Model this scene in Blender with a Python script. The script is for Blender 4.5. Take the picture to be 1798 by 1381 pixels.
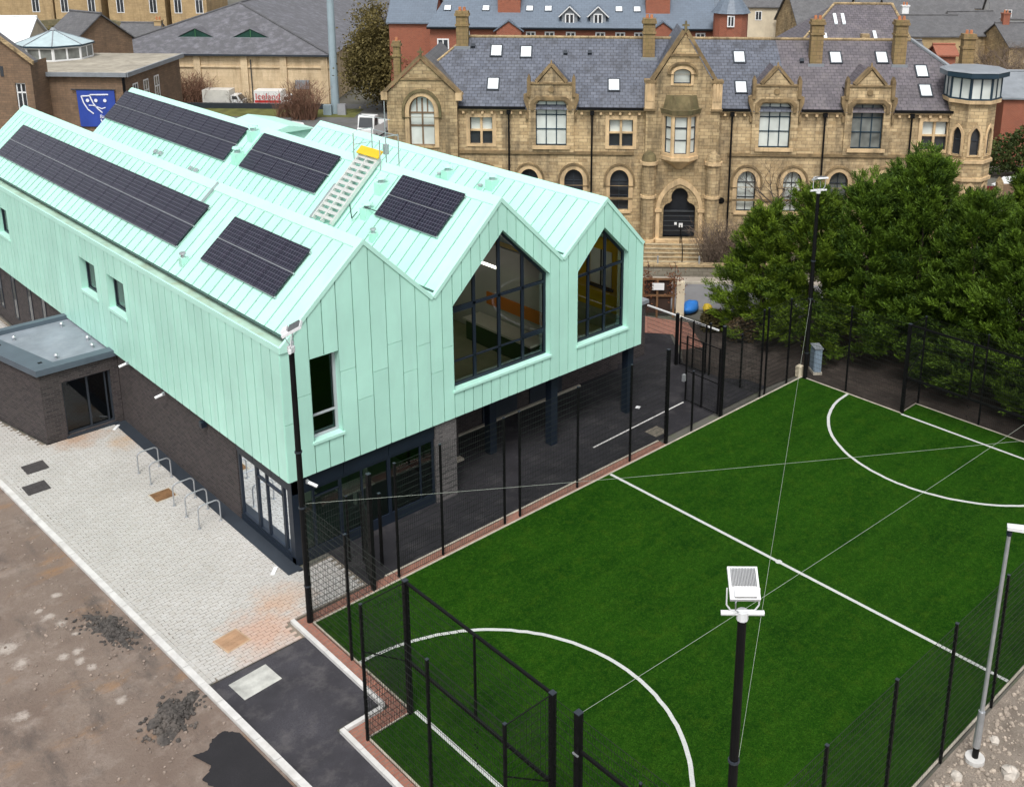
import bpy, math, random
import numpy as np
from mathutils import Vector, Matrix
from mathutils.geometry import tessellate_polygon
random.seed(7); RNG = np.random.default_rng(11)
for o in list(bpy.data.objects): bpy.data.objects.remove(o)
SC = bpy.context.scene; COL = SC.collection
R = math.radians

# ------------------------------------------------------------------ camera
cd = bpy.data.cameras.new('camera'); cam = bpy.data.objects.new('camera', cd); COL.objects.link(cam)
yaw, pit, rol = R(46.165), R(15.732), R(0.348)
fw = Vector((math.cos(yaw)*math.cos(pit), math.sin(yaw)*math.cos(pit), -math.sin(pit)))
rt = Vector((math.sin(yaw), -math.cos(yaw), 0)); up = rt.cross(fw)
rt, up = rt*math.cos(rol)+up*math.sin(rol), -rt*math.sin(rol)+up*math.cos(rol)
mw = Matrix((rt, up, -fw)).transposed().to_4x4(); mw.translation = (-24.837, -23.566, 19.627)
cam.matrix_world = mw
cd.sensor_fit = 'HORIZONTAL'; cd.sensor_width = 36; cd.lens = 37.104
cd.shift_x = -0.05432; cd.shift_y = -0.18016; cd.clip_start = 0.5; cd.clip_end = 3000
SC.camera = cam

# ------------------------------------------------------------------ sky, sun, exposure (bright overcast)
SUN_EL, SUN_AZ = R(57), R(224)        # azimuth measured from +X, counter-clockwise: direction TO the sun
w = bpy.data.worlds.new('World'); SC.world = w; w.use_nodes = True
nt = w.node_tree; nt.nodes.clear()
sky = nt.nodes.new('ShaderNodeTexSky'); sky.sky_type = 'NISHITA'; sky.sun_disc = False
sky.sun_elevation = SUN_EL; sky.sun_rotation = math.pi/2-SUN_AZ
sky.air_density = 1.0; sky.dust_density = 4.0; sky.ozone_density = 1.0
hs = nt.nodes.new('ShaderNodeHueSaturation'); hs.inputs['Saturation'].default_value = 0.22
bg = nt.nodes.new('ShaderNodeBackground'); bg.inputs[1].default_value = 0.12
wo = nt.nodes.new('ShaderNodeOutputWorld')
nt.links.new(sky.outputs[0], hs.inputs['Color']); nt.links.new(hs.outputs[0], bg.inputs[0]); nt.links.new(bg.outputs[0], wo.inputs[0])
sl = bpy.data.lights.new('sun', 'SUN'); so = bpy.data.objects.new('sun', sl); COL.objects.link(so)
sl.energy = 1.3; sl.angle = R(18); sl.color = (1.0, 0.975, 0.94)
sd = Vector((math.cos(SUN_AZ)*math.cos(SUN_EL), math.sin(SUN_AZ)*math.cos(SUN_EL), math.sin(SUN_EL)))
so.rotation_euler = sd.to_track_quat('Z', 'Y').to_euler(); so.location = (0, 0, 60)
SC.view_settings.view_transform = 'Standard'; SC.view_settings.look = 'None'
SC.view_settings.gamma = 1; SC.view_settings.exposure = 0.66
SC.render.engine = 'CYCLES'
SC.cycles.max_bounces = 6; SC.cycles.transparent_max_bounces = 24

# ------------------------------------------------------------------ frames
r2 = math.sqrt(.5)
def W(p): return p
def BF(p):                             # street grid, 45 degrees to the pitch: (s right, d away, z)
    q = np.empty_like(p); q[:, 0] = (p[:, 0]+p[:, 1])*r2; q[:, 1] = (p[:, 1]-p[:, 0])*r2; q[:, 2] = p[:, 2]; return q
def frame(ox, oy, oz=0, rz=0, base=W):
    c, s = math.cos(rz), math.sin(rz)
    def f(p):
        q = np.empty_like(p); q[:, 0] = ox+p[:, 0]*c-p[:, 1]*s; q[:, 1] = oy+p[:, 0]*s+p[:, 1]*c; q[:, 2] = oz+p[:, 2]
        return base(q)
    return f
def pt(fr, *p): return fr(np.array([p], float))[0]

# ------------------------------------------------------------------ mesh builder
BASE = {}
class MB:
    def __init__(s, fr=W): s.v = []; s.f = []; s.fr = fr; s.n = 0; s.cols = None
    def add(s, vs, fs):
        s.v.extend([tuple(map(float, p)) for p in vs]); s.f.extend([tuple(i+s.n for i in f) for f in fs]); s.n += len(vs); return s
    def box(s, x0, x1, y0, y1, z0, z1):
        return s.add([(x0,y0,z0),(x1,y0,z0),(x1,y1,z0),(x0,y1,z0),(x0,y0,z1),(x1,y0,z1),(x1,y1,z1),(x0,y1,z1)],
                     [(0,3,2,1),(4,5,6,7),(0,1,5,4),(1,2,6,5),(2,3,7,6),(3,0,4,7)])
    def prism(s, poly, vec):
        n = len(poly); a = [tuple(p) for p in poly]; b = [(p[0]+vec[0], p[1]+vec[1], p[2]+vec[2]) for p in poly]
        return s.add(a+b, [tuple(range(n-1, -1, -1)), tuple(range(n, 2*n))]+[(i, (i+1)%n, n+(i+1)%n, n+i) for i in range(n)])
    def quad(s, *p): return s.add(p, [tuple(range(len(p)))])
    def tube(s, p, q, r, n=6, r1=None, cap=True):
        p = Vector(p); q = Vector(q); d = (q-p)
        if d.length < 1e-6: return s
        d.normalize(); a = d.orthogonal().normalized(); b = d.cross(a); r1 = r if r1 is None else r1
        vs = []
        for c, rr in ((p, r), (q, r1)):
            for i in range(n):
                t = 2*math.pi*i/n; vs.append(c+a*math.cos(t)*rr+b*math.sin(t)*rr)
        fs = [(i, (i+1)%n, n+(i+1)%n, n+i) for i in range(n)]
        if cap: fs += [tuple(range(n-1, -1, -1)), tuple(range(n, 2*n))]
        return s.add(vs, fs)
    def path(s, pts, r, n=6):
        for a, b in zip(pts[:-1], pts[1:]): s.tube(a, b, r, n)
        return s
    def cyl(s, x, y, z0, z1, r, n=12, r1=None): return s.tube((x,y,z0), (x,y,z1), r, n, r1)
    def sphere(s, c, r, n=8, m=5, sx=1, sy=1, sz=1):
        vs = [(c[0], c[1], c[2]-r*sz)]
        for j in range(1, m):
            t = -math.pi/2+math.pi*j/m
            for i in range(n):
                a = 2*math.pi*i/n; vs.append((c[0]+r*sx*math.cos(t)*math.cos(a), c[1]+r*sy*math.cos(t)*math.sin(a), c[2]+r*sz*math.sin(t)))
        vs.append((c[0], c[1], c[2]+r*sz)); fs = []
        for i in range(n): fs.append((0, 1+(i+1)%n, 1+i)); fs.append((len(vs)-1, 1+(m-2)*n+i, 1+(m-2)*n+(i+1)%n))
        for j in range(m-2):
            for i in range(n): fs.append((1+j*n+i, 1+j*n+(i+1)%n, 1+(j+1)*n+(i+1)%n, 1+(j+1)*n+i))
        return s.add(vs, fs)
    def sheet(s, outer, holes, mp, depth_mp=None, reveal_outer=False):
        """flat polygon with holes; mp(u,v)->3d front, depth_mp(u,v)->3d back edge of the reveals"""
        loops = [outer]+list(holes); tri = tessellate_polygon([[Vector((p[0], p[1], 0)) for p in L] for L in loops])
        flat = [p for L in loops for p in L]
        s.add([mp(*p) for p in flat], [tuple(t) for t in tri])
        if depth_mp:
            for k, L in enumerate(loops):
                if k == 0 and not reveal_outer: continue
                n = len(L)
                s.add([mp(*p) for p in L]+[depth_mp(*p) for p in L], [(i, (i+1)%n, n+(i+1)%n, n+i) for i in range(n)])
        return s
    def build(s, name, mat, parent=None, label=None, cat=None, group=None, kind=None, smooth=False, uv=True, loc=None):
        P = s.fr(np.array(s.v, float)) if s.n else np.zeros((0, 3))
        if parent is not None: base = BASE[parent.name]
        elif loc is not None: base = np.array(loc, float)
        else: base = np.array([(P[:,0].min()+P[:,0].max())/2, (P[:,1].min()+P[:,1].max())/2, P[:,2].min()])
        me = bpy.data.meshes.new(name); L = P-base
        me.from_pydata(L.tolist(), [], s.f); me.validate()
        if uv: auto_uv(me, P if len(me.vertices) == len(P) else None, base)
        me.materials.append(mat)
        if smooth: me.polygons.foreach_set('use_smooth', [True]*len(me.polygons))
        o = bpy.data.objects.new(name, me); COL.objects.link(o)
        if parent is not None: o.parent = parent
        else: o.location = base
        BASE[o.name] = base
        return tag(o, label, cat, group, kind)
def auto_uv(me, P, base):
    n = len(me.polygons)
    if not n: return
    uvl = me.uv_layers.new(name='uv')
    nor = np.zeros(n*3); me.polygons.foreach_get('normal', nor); nor = nor.reshape(-1, 3)
    tot = np.zeros(n, int); me.polygons.foreach_get('loop_total', tot)
    vi = np.zeros(len(me.loops), int); me.loops.foreach_get('vertex_index', vi)
    co = np.zeros(len(me.vertices)*3); me.vertices.foreach_get('co', co); co = co.reshape(-1, 3)+base
    flat = np.abs(nor[:, 2]) > .97
    t = np.stack([-nor[:, 1], nor[:, 0], np.zeros(n)], 1); ln = np.linalg.norm(t, axis=1); ln[ln < 1e-6] = 1; t /= ln[:, None]
    t[flat] = (1, 0, 0)
    # keep a consistent sign so opposite walls read alike
    sg = np.where(t[:, 0]+.3*t[:, 1] < 0, -1, 1); t *= sg[:, None]
    b = np.cross(nor, t); sb = np.where(b[:, 2] < -1e-6, -1, 1); b *= sb[:, None]; b[flat] = (0, 1, 0)
    T = np.repeat(t, tot, 0); B = np.repeat(b, tot, 0); C = co[vi]
    uv = np.stack([(C*T).sum(1), (C*B).sum(1)], 1); uvl.data.foreach_set('uv', uv.ravel())
def tag(o, label=None, cat=None, group=None, kind=None):
    if label: o['label'] = label
    if cat: o['category'] = cat
    if group: o['group'] = group
    if kind: o['kind'] = kind
    return o
def thing(name, label, cat, loc, group=None):
    o = bpy.data.objects.new(name, None); COL.objects.link(o); o.location = loc; o.empty_display_size = .3
    BASE[o.name] = np.array(loc, float); return tag(o, label, cat, group)
def inst(src, parent, off):            # a copy of a part with shared mesh, moved by off (world metres)
    c = src.copy(); COL.objects.link(c); c.parent = parent; c.location = Vector(src.location)+Vector(off); BASE[c.name] = BASE[src.name]+np.array(off, float)
    return c

# ------------------------------------------------------------------ materials
def newmat(name):
    m = bpy.data.materials.new(name); m.use_nodes = True; t = m.node_tree
    return m, t, t.nodes['Principled BSDF']
def N(t, kind, **kw):
    n = t.nodes.new(kind)
    for k, v in kw.items():
        if k.startswith('i_'): n.inputs[int(k[2:])].default_value = v
        else: setattr(n, k, v)
    return n
def mixc(t, fac, a, b, blend='MIX'):
    n = t.nodes.new('ShaderNodeMix'); n.data_type = 'RGBA'; n.blend_type = blend; n.clamp_factor = True
    for sock, v in ((n.inputs[0], fac), (n.inputs[6], a), (n.inputs[7], b)):
        if hasattr(v, 'is_output'): t.links.new(v, sock)
        elif isinstance(v, (int, float)): sock.default_value = v
        else: sock.default_value = (*v, 1) if len(v) == 3 else v
    return n.outputs[2]
def pos(t): return t.nodes.new('ShaderNodeNewGeometry').outputs['Position']
def uvn(t): return t.nodes.new('ShaderNodeUVMap').outputs[0]
def noise(t, vec, scale, detail=4, rough=.6):
    n = t.nodes.new('ShaderNodeTexNoise'); n.inputs['Scale'].default_value = scale; n.inputs['Detail'].default_value = detail; n.inputs['Roughness'].default_value = rough
    t.links.new(vec, n.inputs['Vector']); return n.outputs[0]
def ramp(t, fac, a, b, lo=.35, hi=.65):
    n = t.nodes.new('ShaderNodeMapRange'); n.inputs[1].default_value = lo; n.inputs[2].default_value = hi; n.clamp = True
    t.links.new(fac, n.inputs[0]); n.inputs[3].default_value = a; n.inputs[4].default_value = b; return n.outputs[0]
def mapping(t, vec, scale):
    n = t.nodes.new('ShaderNodeMapping'); n.inputs['Scale'].default_value = scale; t.links.new(vec, n.inputs[0]); return n.outputs[0]
def bump(t, h, bsdf, strength=.3, dist=.02):
    b = t.nodes.new('ShaderNodeBump'); b.inputs['Strength'].default_value = strength; b.inputs['Distance'].default_value = dist
    t.links.new(h, b.inputs['Height']); t.links.new(b.outputs[0], bsdf.inputs['Normal'])
def M(name, col, rough=.7, var=.12, scale=1.5, metal=0., spec=.4, bmp=0., bscale=30, stain=None, stain_amt=.4, fine=0., sheet=0.):
    m, t, b = newmat(name); p = pos(t)
    n1 = noise(t, p, scale, 5)
    c = mixc(t, ramp(t, n1, 0, 1, .3, .7), [x*(1-var) for x in col], [min(1, x*(1+var)) for x in col])
    if fine:
        n2 = noise(t, p, 40, 2); c = mixc(t, ramp(t, n2, 0, 1, .3, .7), c, [x*(1-fine) for x in col])
    if stain:
        n3 = noise(t, mapping(t, p, (1.2, 1.2, .25)), 1.1, 6, .7); c = mixc(t, ramp(t, n3, 0, stain_amt, .5, .75), c, stain)
    if sheet:                          # each separate sheet of metal differs a little
        oi = N(t, 'ShaderNodeObjectInfo'); c = mixc(t, ramp(t, oi.outputs['Random'], 0, sheet, 0, 1), c, [x*.62 for x in col])
    t.links.new(c, b.inputs['Base Color']); b.inputs['Roughness'].default_value = rough; b.inputs['Metallic'].default_value = metal
    b.inputs['Specular IOR Level'].default_value = spec
    if bmp: bump(t, noise(t, p, bscale, 3), b, bmp)
    return m
def M_brick(name, c1, c2, mortar, bw, rh, ms=.012, rough=.85, stain=None, stain_amt=.5, bmp=.5, dirt=.25, offset=.5, sc=.5, spec=.3):
    m, t, b = newmat(name); u = uvn(t); p = pos(t)
    br = t.nodes.new('ShaderNodeTexBrick'); t.links.new(u, br.inputs['Vector'])
    br.inputs['Scale'].default_value = 1; br.inputs['Brick Width'].default_value = bw; br.inputs['Row Height'].default_value = rh
    br.inputs['Mortar Size'].default_value = ms; br.inputs['Mortar Smooth'].default_value = .3; br.inputs['Bias'].default_value = 0
    br.inputs['Color1'].default_value = (*c1, 1); br.inputs['Color2'].default_value = (*c2, 1); br.inputs['Mortar'].default_value = (*mortar, 1); br.offset = offset
    n1 = noise(t, p, sc, 6, .65); c = mixc(t, ramp(t, n1, 0, dirt, .35, .7), br.outputs[0], (.05, .045, .04))
    n2 = noise(t, p, 6, 4); c = mixc(t, ramp(t, n2, .0, .35, .3, .8), c, [x*1.25 for x in c1])
    if stain:
        n3 = noise(t, mapping(t, p, (1.5, 1.5, .22)), .9, 6, .7); c = mixc(t, ramp(t, n3, 0, stain_amt, .48, .72), c, stain)
    t.links.new(c, b.inputs['Base Color']); b.inputs['Roughness'].default_value = rough; b.inputs['Specular IOR Level'].default_value = spec
    inv = t.nodes.new('ShaderNodeMath'); inv.operation = 'SUBTRACT'; inv.inputs[0].default_value = 1; t.links.new(br.outputs['Fac'], inv.inputs[1])
    bump(t, inv.outputs[0], b, bmp, .02)
    return m
def M_glass(name, tint=(.75, .85, .85), refl=1.0, haze=.0, hazecol=(.5, .55, .55)):
    m, t, b = newmat(name); t.nodes.remove(b)
    out = t.nodes['Material Output']
    tr = N(t, 'ShaderNodeBsdfTransparent'); tr.inputs[0].default_value = (*tint, 1)
    gl = N(t, 'ShaderNodeBsdfGlossy'); gl.inputs['Roughness'].default_value = .02; gl.inputs[0].default_value = (.9*refl, .95*refl, 1*refl, 1)
    fr = N(t, 'ShaderNodeFresnel'); fr.inputs[0].default_value = 1.6
    mx = N(t, 'ShaderNodeMixShader'); t.links.new(fr.outputs[0], mx.inputs[0]); t.links.new(tr.outputs[0], mx.inputs[1]); t.links.new(gl.outputs[0], mx.inputs[2])
    t.links.new(mx.outputs[0], out.inputs[0]); return m
def M_pane(name, col, rough=.08, var=.3):            # window pane with a blind or a dim room close behind the glass
    m, t, b = newmat(name); p = pos(t)
    c = mixc(t, ramp(t, noise(t, p, .9, 2), 0, 1, .35, .65), [x*(1-var) for x in col], [min(1, x*(1+var)) for x in col])
    t.links.new(c, b.inputs['Base Color']); b.inputs['Roughness'].default_value = .6
    b.inputs['Coat Weight'].default_value = 1; b.inputs['Coat Roughness'].default_value = rough
    return m
def M_leaf(name, dark, light, trans=.25):
    m, t, b = newmat(name)
    at = N(t, 'ShaderNodeAttribute'); at.attribute_name = 'tone'
    c = mixc(t, at.outputs['Fac'], dark, light)
    t.links.new(c, b.inputs['Base Color']); b.inputs['Roughness'].default_value = .65; b.inputs['Specular IOR Level'].default_value = .25
    if trans:
        out = t.nodes['Material Output']; tl = N(t, 'ShaderNodeBsdfTranslucent'); t.links.new(c, tl.inputs[0])
        mx = N(t, 'ShaderNodeMixShader'); mx.inputs[0].default_value = trans
        t.links.new(b.outputs[0], mx.inputs[1]); t.links.new(tl.outputs[0], mx.inputs[2]); t.links.new(mx.outputs[0], out.inputs[0])
    return m

MINT = M('mint_cladding', (.46, .79, .668), .38, .09, .45, spec=.45, sheet=.22, bmp=.05, bscale=2.2, stain=(.39, .64, .555), stain_amt=.45)
MINTROOF = MINT
SEAMSHADE = M('seam_shade', (.06, .115, .10), .8, .1, 2)  # dark backing colour stands in for the shade in the panel seams
MINTTRIM = M('mint_trim', (.48, .79, .68), .4, .04, .8)
DGREY = M('anthracite_metal', (.028, .035, .045), .45, .1, 2)
NAVY = M('navy_metal', (.010, .016, .027), .4, .1, 2)
BLACK = M('black_coated_steel', (.005, .005, .0055), .55, .2, 3, spec=.18)
GALV = M('galvanised_steel', (.45, .47, .49), .38, .12, 4, metal=.6)
WHITEP = M('white_paint', (.75, .76, .76), .4, .05, 3)
PANELGREY = M('panel_frame', (.5, .52, .54), .35, .05, 3, metal=.7)
BRICKD = M_brick('dark_brown_brick', (.066, .053, .052), (.022, .018, .021), (.085, .08, .078), .24, .085, .012, .8, dirt=.45, sc=1.4, bmp=.8)
BRICKG = M_brick('grey_speckled_brick', (.13, .12, .12), (.045, .042, .045), (.16, .155, .15), .22, .075, .012, .8)
STONE = M_brick('sandstone', (.68, .515, .295), (.37, .255, .13), (.27, .20, .115), .5, .2, .018, .9, stain=(.07, .06, .045), stain_amt=.8, dirt=.62, sc=.6)
STONED = M_brick('weathered_sandstone', (.56, .42, .235), (.31, .215, .11), (.2, .15, .085), .5, .2, .016, .9, stain=(.055, .048, .033), stain_amt=.78, dirt=.6, sc=.7)
STONET = M('dressed_stone', (.58, .42, .24), .9, .25, 1.3, stain=(.10, .075, .045), stain_amt=.75, bmp=.2)
SOOT = M('sooty_stone', (.22, .155, .08), .92, .45, 1.8, stain=(.06, .05, .034), stain_amt=.75, bmp=.3)
STONEM = M('mossy_stone', (.15, .12, .06), .95, .35, 2.2, stain=(.07, .08, .035), stain_amt=.7, bmp=.4)
STONEY = M_brick('yellow_stone', (.47, .34, .18), (.38, .27, .14), (.3, .22, .12), .6, .25, .012, .9, stain=(.14, .1, .06), stain_amt=.5, dirt=.25)
STONEB = M_brick('brown_rubble_stone', (.25, .16, .10), (.17, .115, .075), (.13, .10, .075), .45, .18, .014, .9, stain=(.1, .075, .05), stain_amt=.5, dirt=.3)
SLATE = M_brick('blue_slate', (.125, .14, .178), (.075, .086, .115), (.022, .025, .032), .34, .24, .02, .55, stain=(.028, .03, .036), stain_amt=.8, dirt=.28, sc=.7, spec=.5)
SLATEP = M_brick('purple_slate', (.135, .118, .135), (.08, .072, .084), (.03, .028, .033), .34, .24, .02, .6, stain=(.23, .205, .2), stain_amt=.4, dirt=.4, sc=.7, spec=.5)
SLATEG = M_brick('grey_slate', (.115, .115, .12), (.085, .085, .09), (.05, .05, .052), .4, .25, .012, .6, stain=(.2, .2, .2), stain_amt=.35, dirt=.25, spec=.5)
REDBRICK = M_brick('red_brick', (.33, .10, .055), (.26, .075, .042), (.28, .19, .14), .24, .09, .012, .85, dirt=.2)
LEAD = M('lead_sheet', (.22, .24, .26), .5, .15, 1.5)
BLUEFR = M('blue_grey_frame', (.018, .04, .06), .4, .1, 2)
PANEW = M_pane('blind_pane', (.62, .66, .62), .1, .12)
PANED = M_pane('dark_pane', (.018, .022, .028), .05, .5)
PANEG = M_pane('dim_pane', (.14, .15, .14), .06, .5)
SKYL = M_pane('skylight_pane', (.7, .75, .78), .05, .08)
GLASS = M_glass('clear_glass', (.90, .93, .90))
GLASSG = M_glass('green_tint_glass', (.6, .74, .68), 1.0)
WOOD = M('weathered_wood', (.16, .085, .04), .8, .3, 3)
CREAM = M('cream_render', (.62, .54, .40), .85, .12, .8, stain=(.35, .28, .2), stain_amt=.4)
SHADOWGAP = DGREY

# ================================================================== SETTING: ground surfaces
def inpoly(x, y, P):
    c = False; n = len(P); j = n-1
    for i in range(n):
        if (P[i][1] > y) != (P[j][1] > y) and x < (P[j][0]-P[i][0])*(y-P[i][1])/(P[j][1]-P[i][1])+P[i][0]: c = not c
        j = i
    return c
def flat(name, poly, z, mat, parent=None, label=None, kind='structure', holes=()):
    mb = MB(); mb.sheet(poly, holes, lambda a, b: (a, b, z))
    me_fix_up = mb.build(name, mat, parent, label=label, kind=kind if parent is None else None, loc=(0, 0, 0) if parent is None else None)
    m = me_fix_up.data
    if m.polygons and sum(p.normal.z*p.area for p in m.polygons) < 0: m.flip_normals()
    return me_fix_up
def blob(cx, cy, rx, ry, n=14, seed=0, rough=.25, rot=0):
    g = random.Random(seed); out = []; ph = [g.uniform(0, 6.28) for _ in range(4)]
    for i in range(n):
        t = 2*math.pi*i/n; k = 1+rough*(math.sin(2*t+ph[0])*.5+math.sin(3*t+ph[1])*.45+math.sin(5*t+ph[2])*.35+math.sin(9*t+ph[3])*.2); a, b = math.cos(t)*rx*k, math.sin(t)*ry*k
        out.append((cx+a*math.cos(rot)-b*math.sin(rot), cy+a*math.sin(rot)+b*math.cos(rot)))
    return out
ASPH = M('asphalt', (.052, .050, .058), .9, .45, .8, spec=.25, bmp=.25, bscale=120, fine=.35, stain=(.12, .112, .112), stain_amt=.7)
ASPHPATH = M('path_asphalt_shaded', (.026, .025, .029), .9, .4, .8, spec=.2, bmp=.2, bscale=120, fine=.3, stain=(.07, .065, .066), stain_amt=.55)  # darker copy of the forecourt asphalt, with the undercroft shade in its colour
ASPHNEW = M('new_asphalt', (.020, .019, .022), .9, .3, 1.2, bmp=.3, bscale=90, fine=.25)
CONC = M('kerb_concrete', (.56, .55, .53), .85, .12, 3, stain=(.4, .37, .32), stain_amt=.4)
CONCD = M('concrete_edging', (.42, .38, .31), .9, .2, 3)
TOWNG = M('town_ground', (.11, .105, .09), .95, .5, .06, stain=(.07, .10, .03), stain_amt=.6)
SOIL = M('dark_soil', (.045, .034, .028), .95, .5, .8, bmp=.6, bscale=25, fine=.5, stain=(.11, .09, .075), stain_amt=.6)
RUBBLEG = M('rubble_ground', (.26, .22, .18), .95, .45, .9, bmp=.7, bscale=22, fine=.45, stain=(.09, .07, .055), stain_amt=.7)
REDPAVE = M_brick('red_paviors', (.34, .145, .10), (.25, .10, .075), (.2, .16, .13), .2, .1, .012, .85, stain=(.14, .11, .09), stain_amt=.4, dirt=.3)
GRASSV = M('verge_grass', (.05, .085, .02), .95, .4, 2, bmp=.5, bscale=40, fine=.4)

mb = MB(); mb.quad((-500,-400,-.03),(900,-400,-.03),(900,900,-.03),(-500,900,-.03)); mb.build('ground', TOWNG, kind='structure', loc=(0,0,-.03))

def kx(y): return -15.58-.0445*y
# bare earth west of the kerb, gently uneven
def earth_mat():
    m, t, b = newmat('bare_earth'); p = pos(t)
    n1 = noise(t, p, .35, 6, .65); n2 = noise(t, p, 1.1, 7, .72); n3 = noise(t, p, 14, 4, .7); n4 = noise(t, mapping(t, p, (.5, 1.1, 1)), .8, 6, .65); n5 = noise(t, mapping(t, p, (.9, .35, 1)), 1.0, 6, .7); n6 = noise(t, p, 3.2, 6, .75)
    c = mixc(t, ramp(t, n1, 0, 1, .35, .65), (.15, .11, .088), (.21, .165, .135))
    c = mixc(t, ramp(t, n2, 0, .7, .5, .72), c, (.29, .24, .205))
    c = mixc(t, ramp(t, n4, 0, .8, .55, .72), c, (.27, .15, .07))
    c = mixc(t, ramp(t, n5, 0, .8, .52, .66), c, (.08, .064, .056))
    c = mixc(t, ramp(t, n6, 0, .8, .62, .72), c, (.38, .325, .28))
    for (cx, cy, r) in ((-17.56,5.51,.2),(-17.66,6.01,.13),(-17.35,4.97,.17),(-18.79,4.88,.32),(-18.76,3.96,.24),(-17.8,3.46,.17),(-17.48,3.43,.17),(-17.55,2.97,.16),(-17.43,2.55,.15),(-17.24,4.24,.1),(-17.34,.76,.18),(-17.01,6.37,.15),(-19.4,1.9,.2)):
        d = N(t, 'ShaderNodeVectorMath', operation='DISTANCE'); t.links.new(p, d.inputs[0]); d.inputs[1].default_value = (cx, cy, .02)
        ad = N(t, 'ShaderNodeMath', operation='MULTIPLY_ADD'); t.links.new(n6, ad.inputs[0]); ad.inputs[1].default_value = r*2.8; t.links.new(d.outputs['Value'], ad.inputs[2])
        c = mixc(t, ramp(t, ad.outputs[0], .75, 0, r*1.75, r*2.45), c, (.44, .39, .345))
    c = mixc(t, ramp(t, n3, 0, .4, .5, .8), c, (.10, .078, .064))
    t.links.new(c, b.inputs['Base Color']); b.inputs['Specular IOR Level'].default_value = .35
    t.links.new(ramp(t, n5, .95, .45, .52, .7), b.inputs['Roughness'])
    bump(t, n3, b, .6, .05); return m
EARTH = earth_mat()
nx, ny = 60, 110; vs = []; fs = []
for j in range(ny+1):
    y = -14+j*52/ny
    for i in range(nx+1):
        f = i/nx; x = kx(y)-.11-(1-f)*18
        e = min(1, (1-f)*18/.5)
        vs.append((x, y, .012+e*(.022*math.sin(x*1.3+y*.7)*math.sin(y*1.1)+.012*math.sin(x*3.1-y*2.3))-.01*e))
for j in range(ny):
    for i in range(nx): a = j*(nx+1)+i; fs.append((a, a+1, a+nx+2, a+nx+1))
mb = MB(); mb.add(vs, fs); earth = mb.build('bare_earth_ground', EARTH, kind='structure', loc=(0,0,0), smooth=True)
def ragged(P, amp, seed, m=7):
    g = random.Random(seed); out = []
    for (p, q) in zip(P, P[1:]+P[:1]):
        for i in range(m): f = i/m; out.append((p[0]+(q[0]-p[0])*f+(g.uniform(-amp, amp) if i else 0), p[1]+(q[1]-p[1])*f+(g.uniform(-amp, amp) if i else 0)))
    return out
flat('fresh_asphalt_patch', ragged([(-16.84,-2.3),(-16.5,-2.4),(-16.25,-2.12),(-15.9,-2.1),(-15.66,-2.4)], .03, 3)[:-7]+[(-15.66,-2.4),(-15.5,-6),(-15.1,-12),(-17.6,-12)]+ragged([(-17.2,-8),(-17.0,-6),(-17.15,-4.6),(-16.8,-3.9),(-17.0,-3.2),(-16.65,-2.9)], .04, 4)[:-7]+[(-16.65,-2.9)], .03, ASPHNEW, earth)

# asphalt
flat('asphalt_forecourt', [(kx(-.33)+.1,-.33),(-12.62,-.33),(-12.62,-3.95),(-13.86,-3.95),(-13.86,-16),(kx(-16)+.1,-16)], .004, ASPH)
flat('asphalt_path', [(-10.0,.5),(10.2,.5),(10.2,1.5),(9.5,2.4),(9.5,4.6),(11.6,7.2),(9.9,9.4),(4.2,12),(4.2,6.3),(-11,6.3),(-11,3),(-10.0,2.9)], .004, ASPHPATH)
mb = MB(); mb.add([(.97,1.79,.012),(6.45,1.96,.012),(6.45,2.03,.012),(.97,1.86,.012)], [(0,1,2,3)]); mb.build('painted_line', M('worn_white_line', (.55,.54,.52), .8, .3, 8), kind='structure', loc=(0,0,0))
flat('red_block_path', [(10.0,9.3),(11.7,7.1),(10.6,5.6),(11.6,5.1),(13.4,7.6),(12.2,10.2)], .010, REDPAVE)
flat('soil_bed', [(9.5,4.6),(9.5,2.4),(10.2,1.5),(10.2,.5),(12.2,.3),(12.2,-4.75),(13.45,-4.75),(13.45,-10),(12.2,-10),(12.2,-15.5),(60,-15.5),(60,-2),(24,-2),(15.8,6.0),(13.4,7.6),(11.6,5.1),(10.6,5.6)], .006, SOIL)
flat('rubble_ground', [(-14,-14.85),(60,-14.85),(60,-40),(-14,-40)], .008, RUBBLEG)
# street in front of the stone building (45 degree grid)
def bflat(name, s0, s1, d0, d1, z, mat, **k):
    P = BF(np.array([(s0,d0,z),(s1,d0,z),(s1,d1,z),(s0,d1,z)], float)); return flat(name, [(p[0], p[1]) for p in P], z, mat, **k)
ROADM = M('street_asphalt', (.17, .17, .175), .85, .15, .6, stain=(.11,.11,.11), stain_amt=.5)
bflat('street', -40, 60, 16.6, 20.5, .008, ROADM)
bflat('pavement', -40, 60, 20.62, 21.4, .11, M('flag_pavement', (.33, .29, .24), .9, .15, 1.5))
mb = MB(BF); mb.box(-40, 60, 20.5, 20.62, 0, .125); mb.build('street_kerb', CONCD, kind='structure')
bflat('grass_verge', 5.0, 9.5, 15.2, 16.5, .014, GRASSV)
bflat('stone_building_forecourt', -16, 26, 21.9, 27, .012, M('forecourt_earth', (.10, .085, .06), .95, .4, 1.2, bmp=.5, fine=.4))
bflat('service_yard', -60, -16, 55, 75, .012, M('yard_asphalt', (.12, .12, .12), .9, .3, .4, stain=(.12,.13,.05), stain_amt=.6))
bflat('yard_grass', -44, -24, 67.5, 72.2, .022, M('mossy_grass', (.11, .115, .03), .95, .4, 1, bmp=.4))

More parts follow.
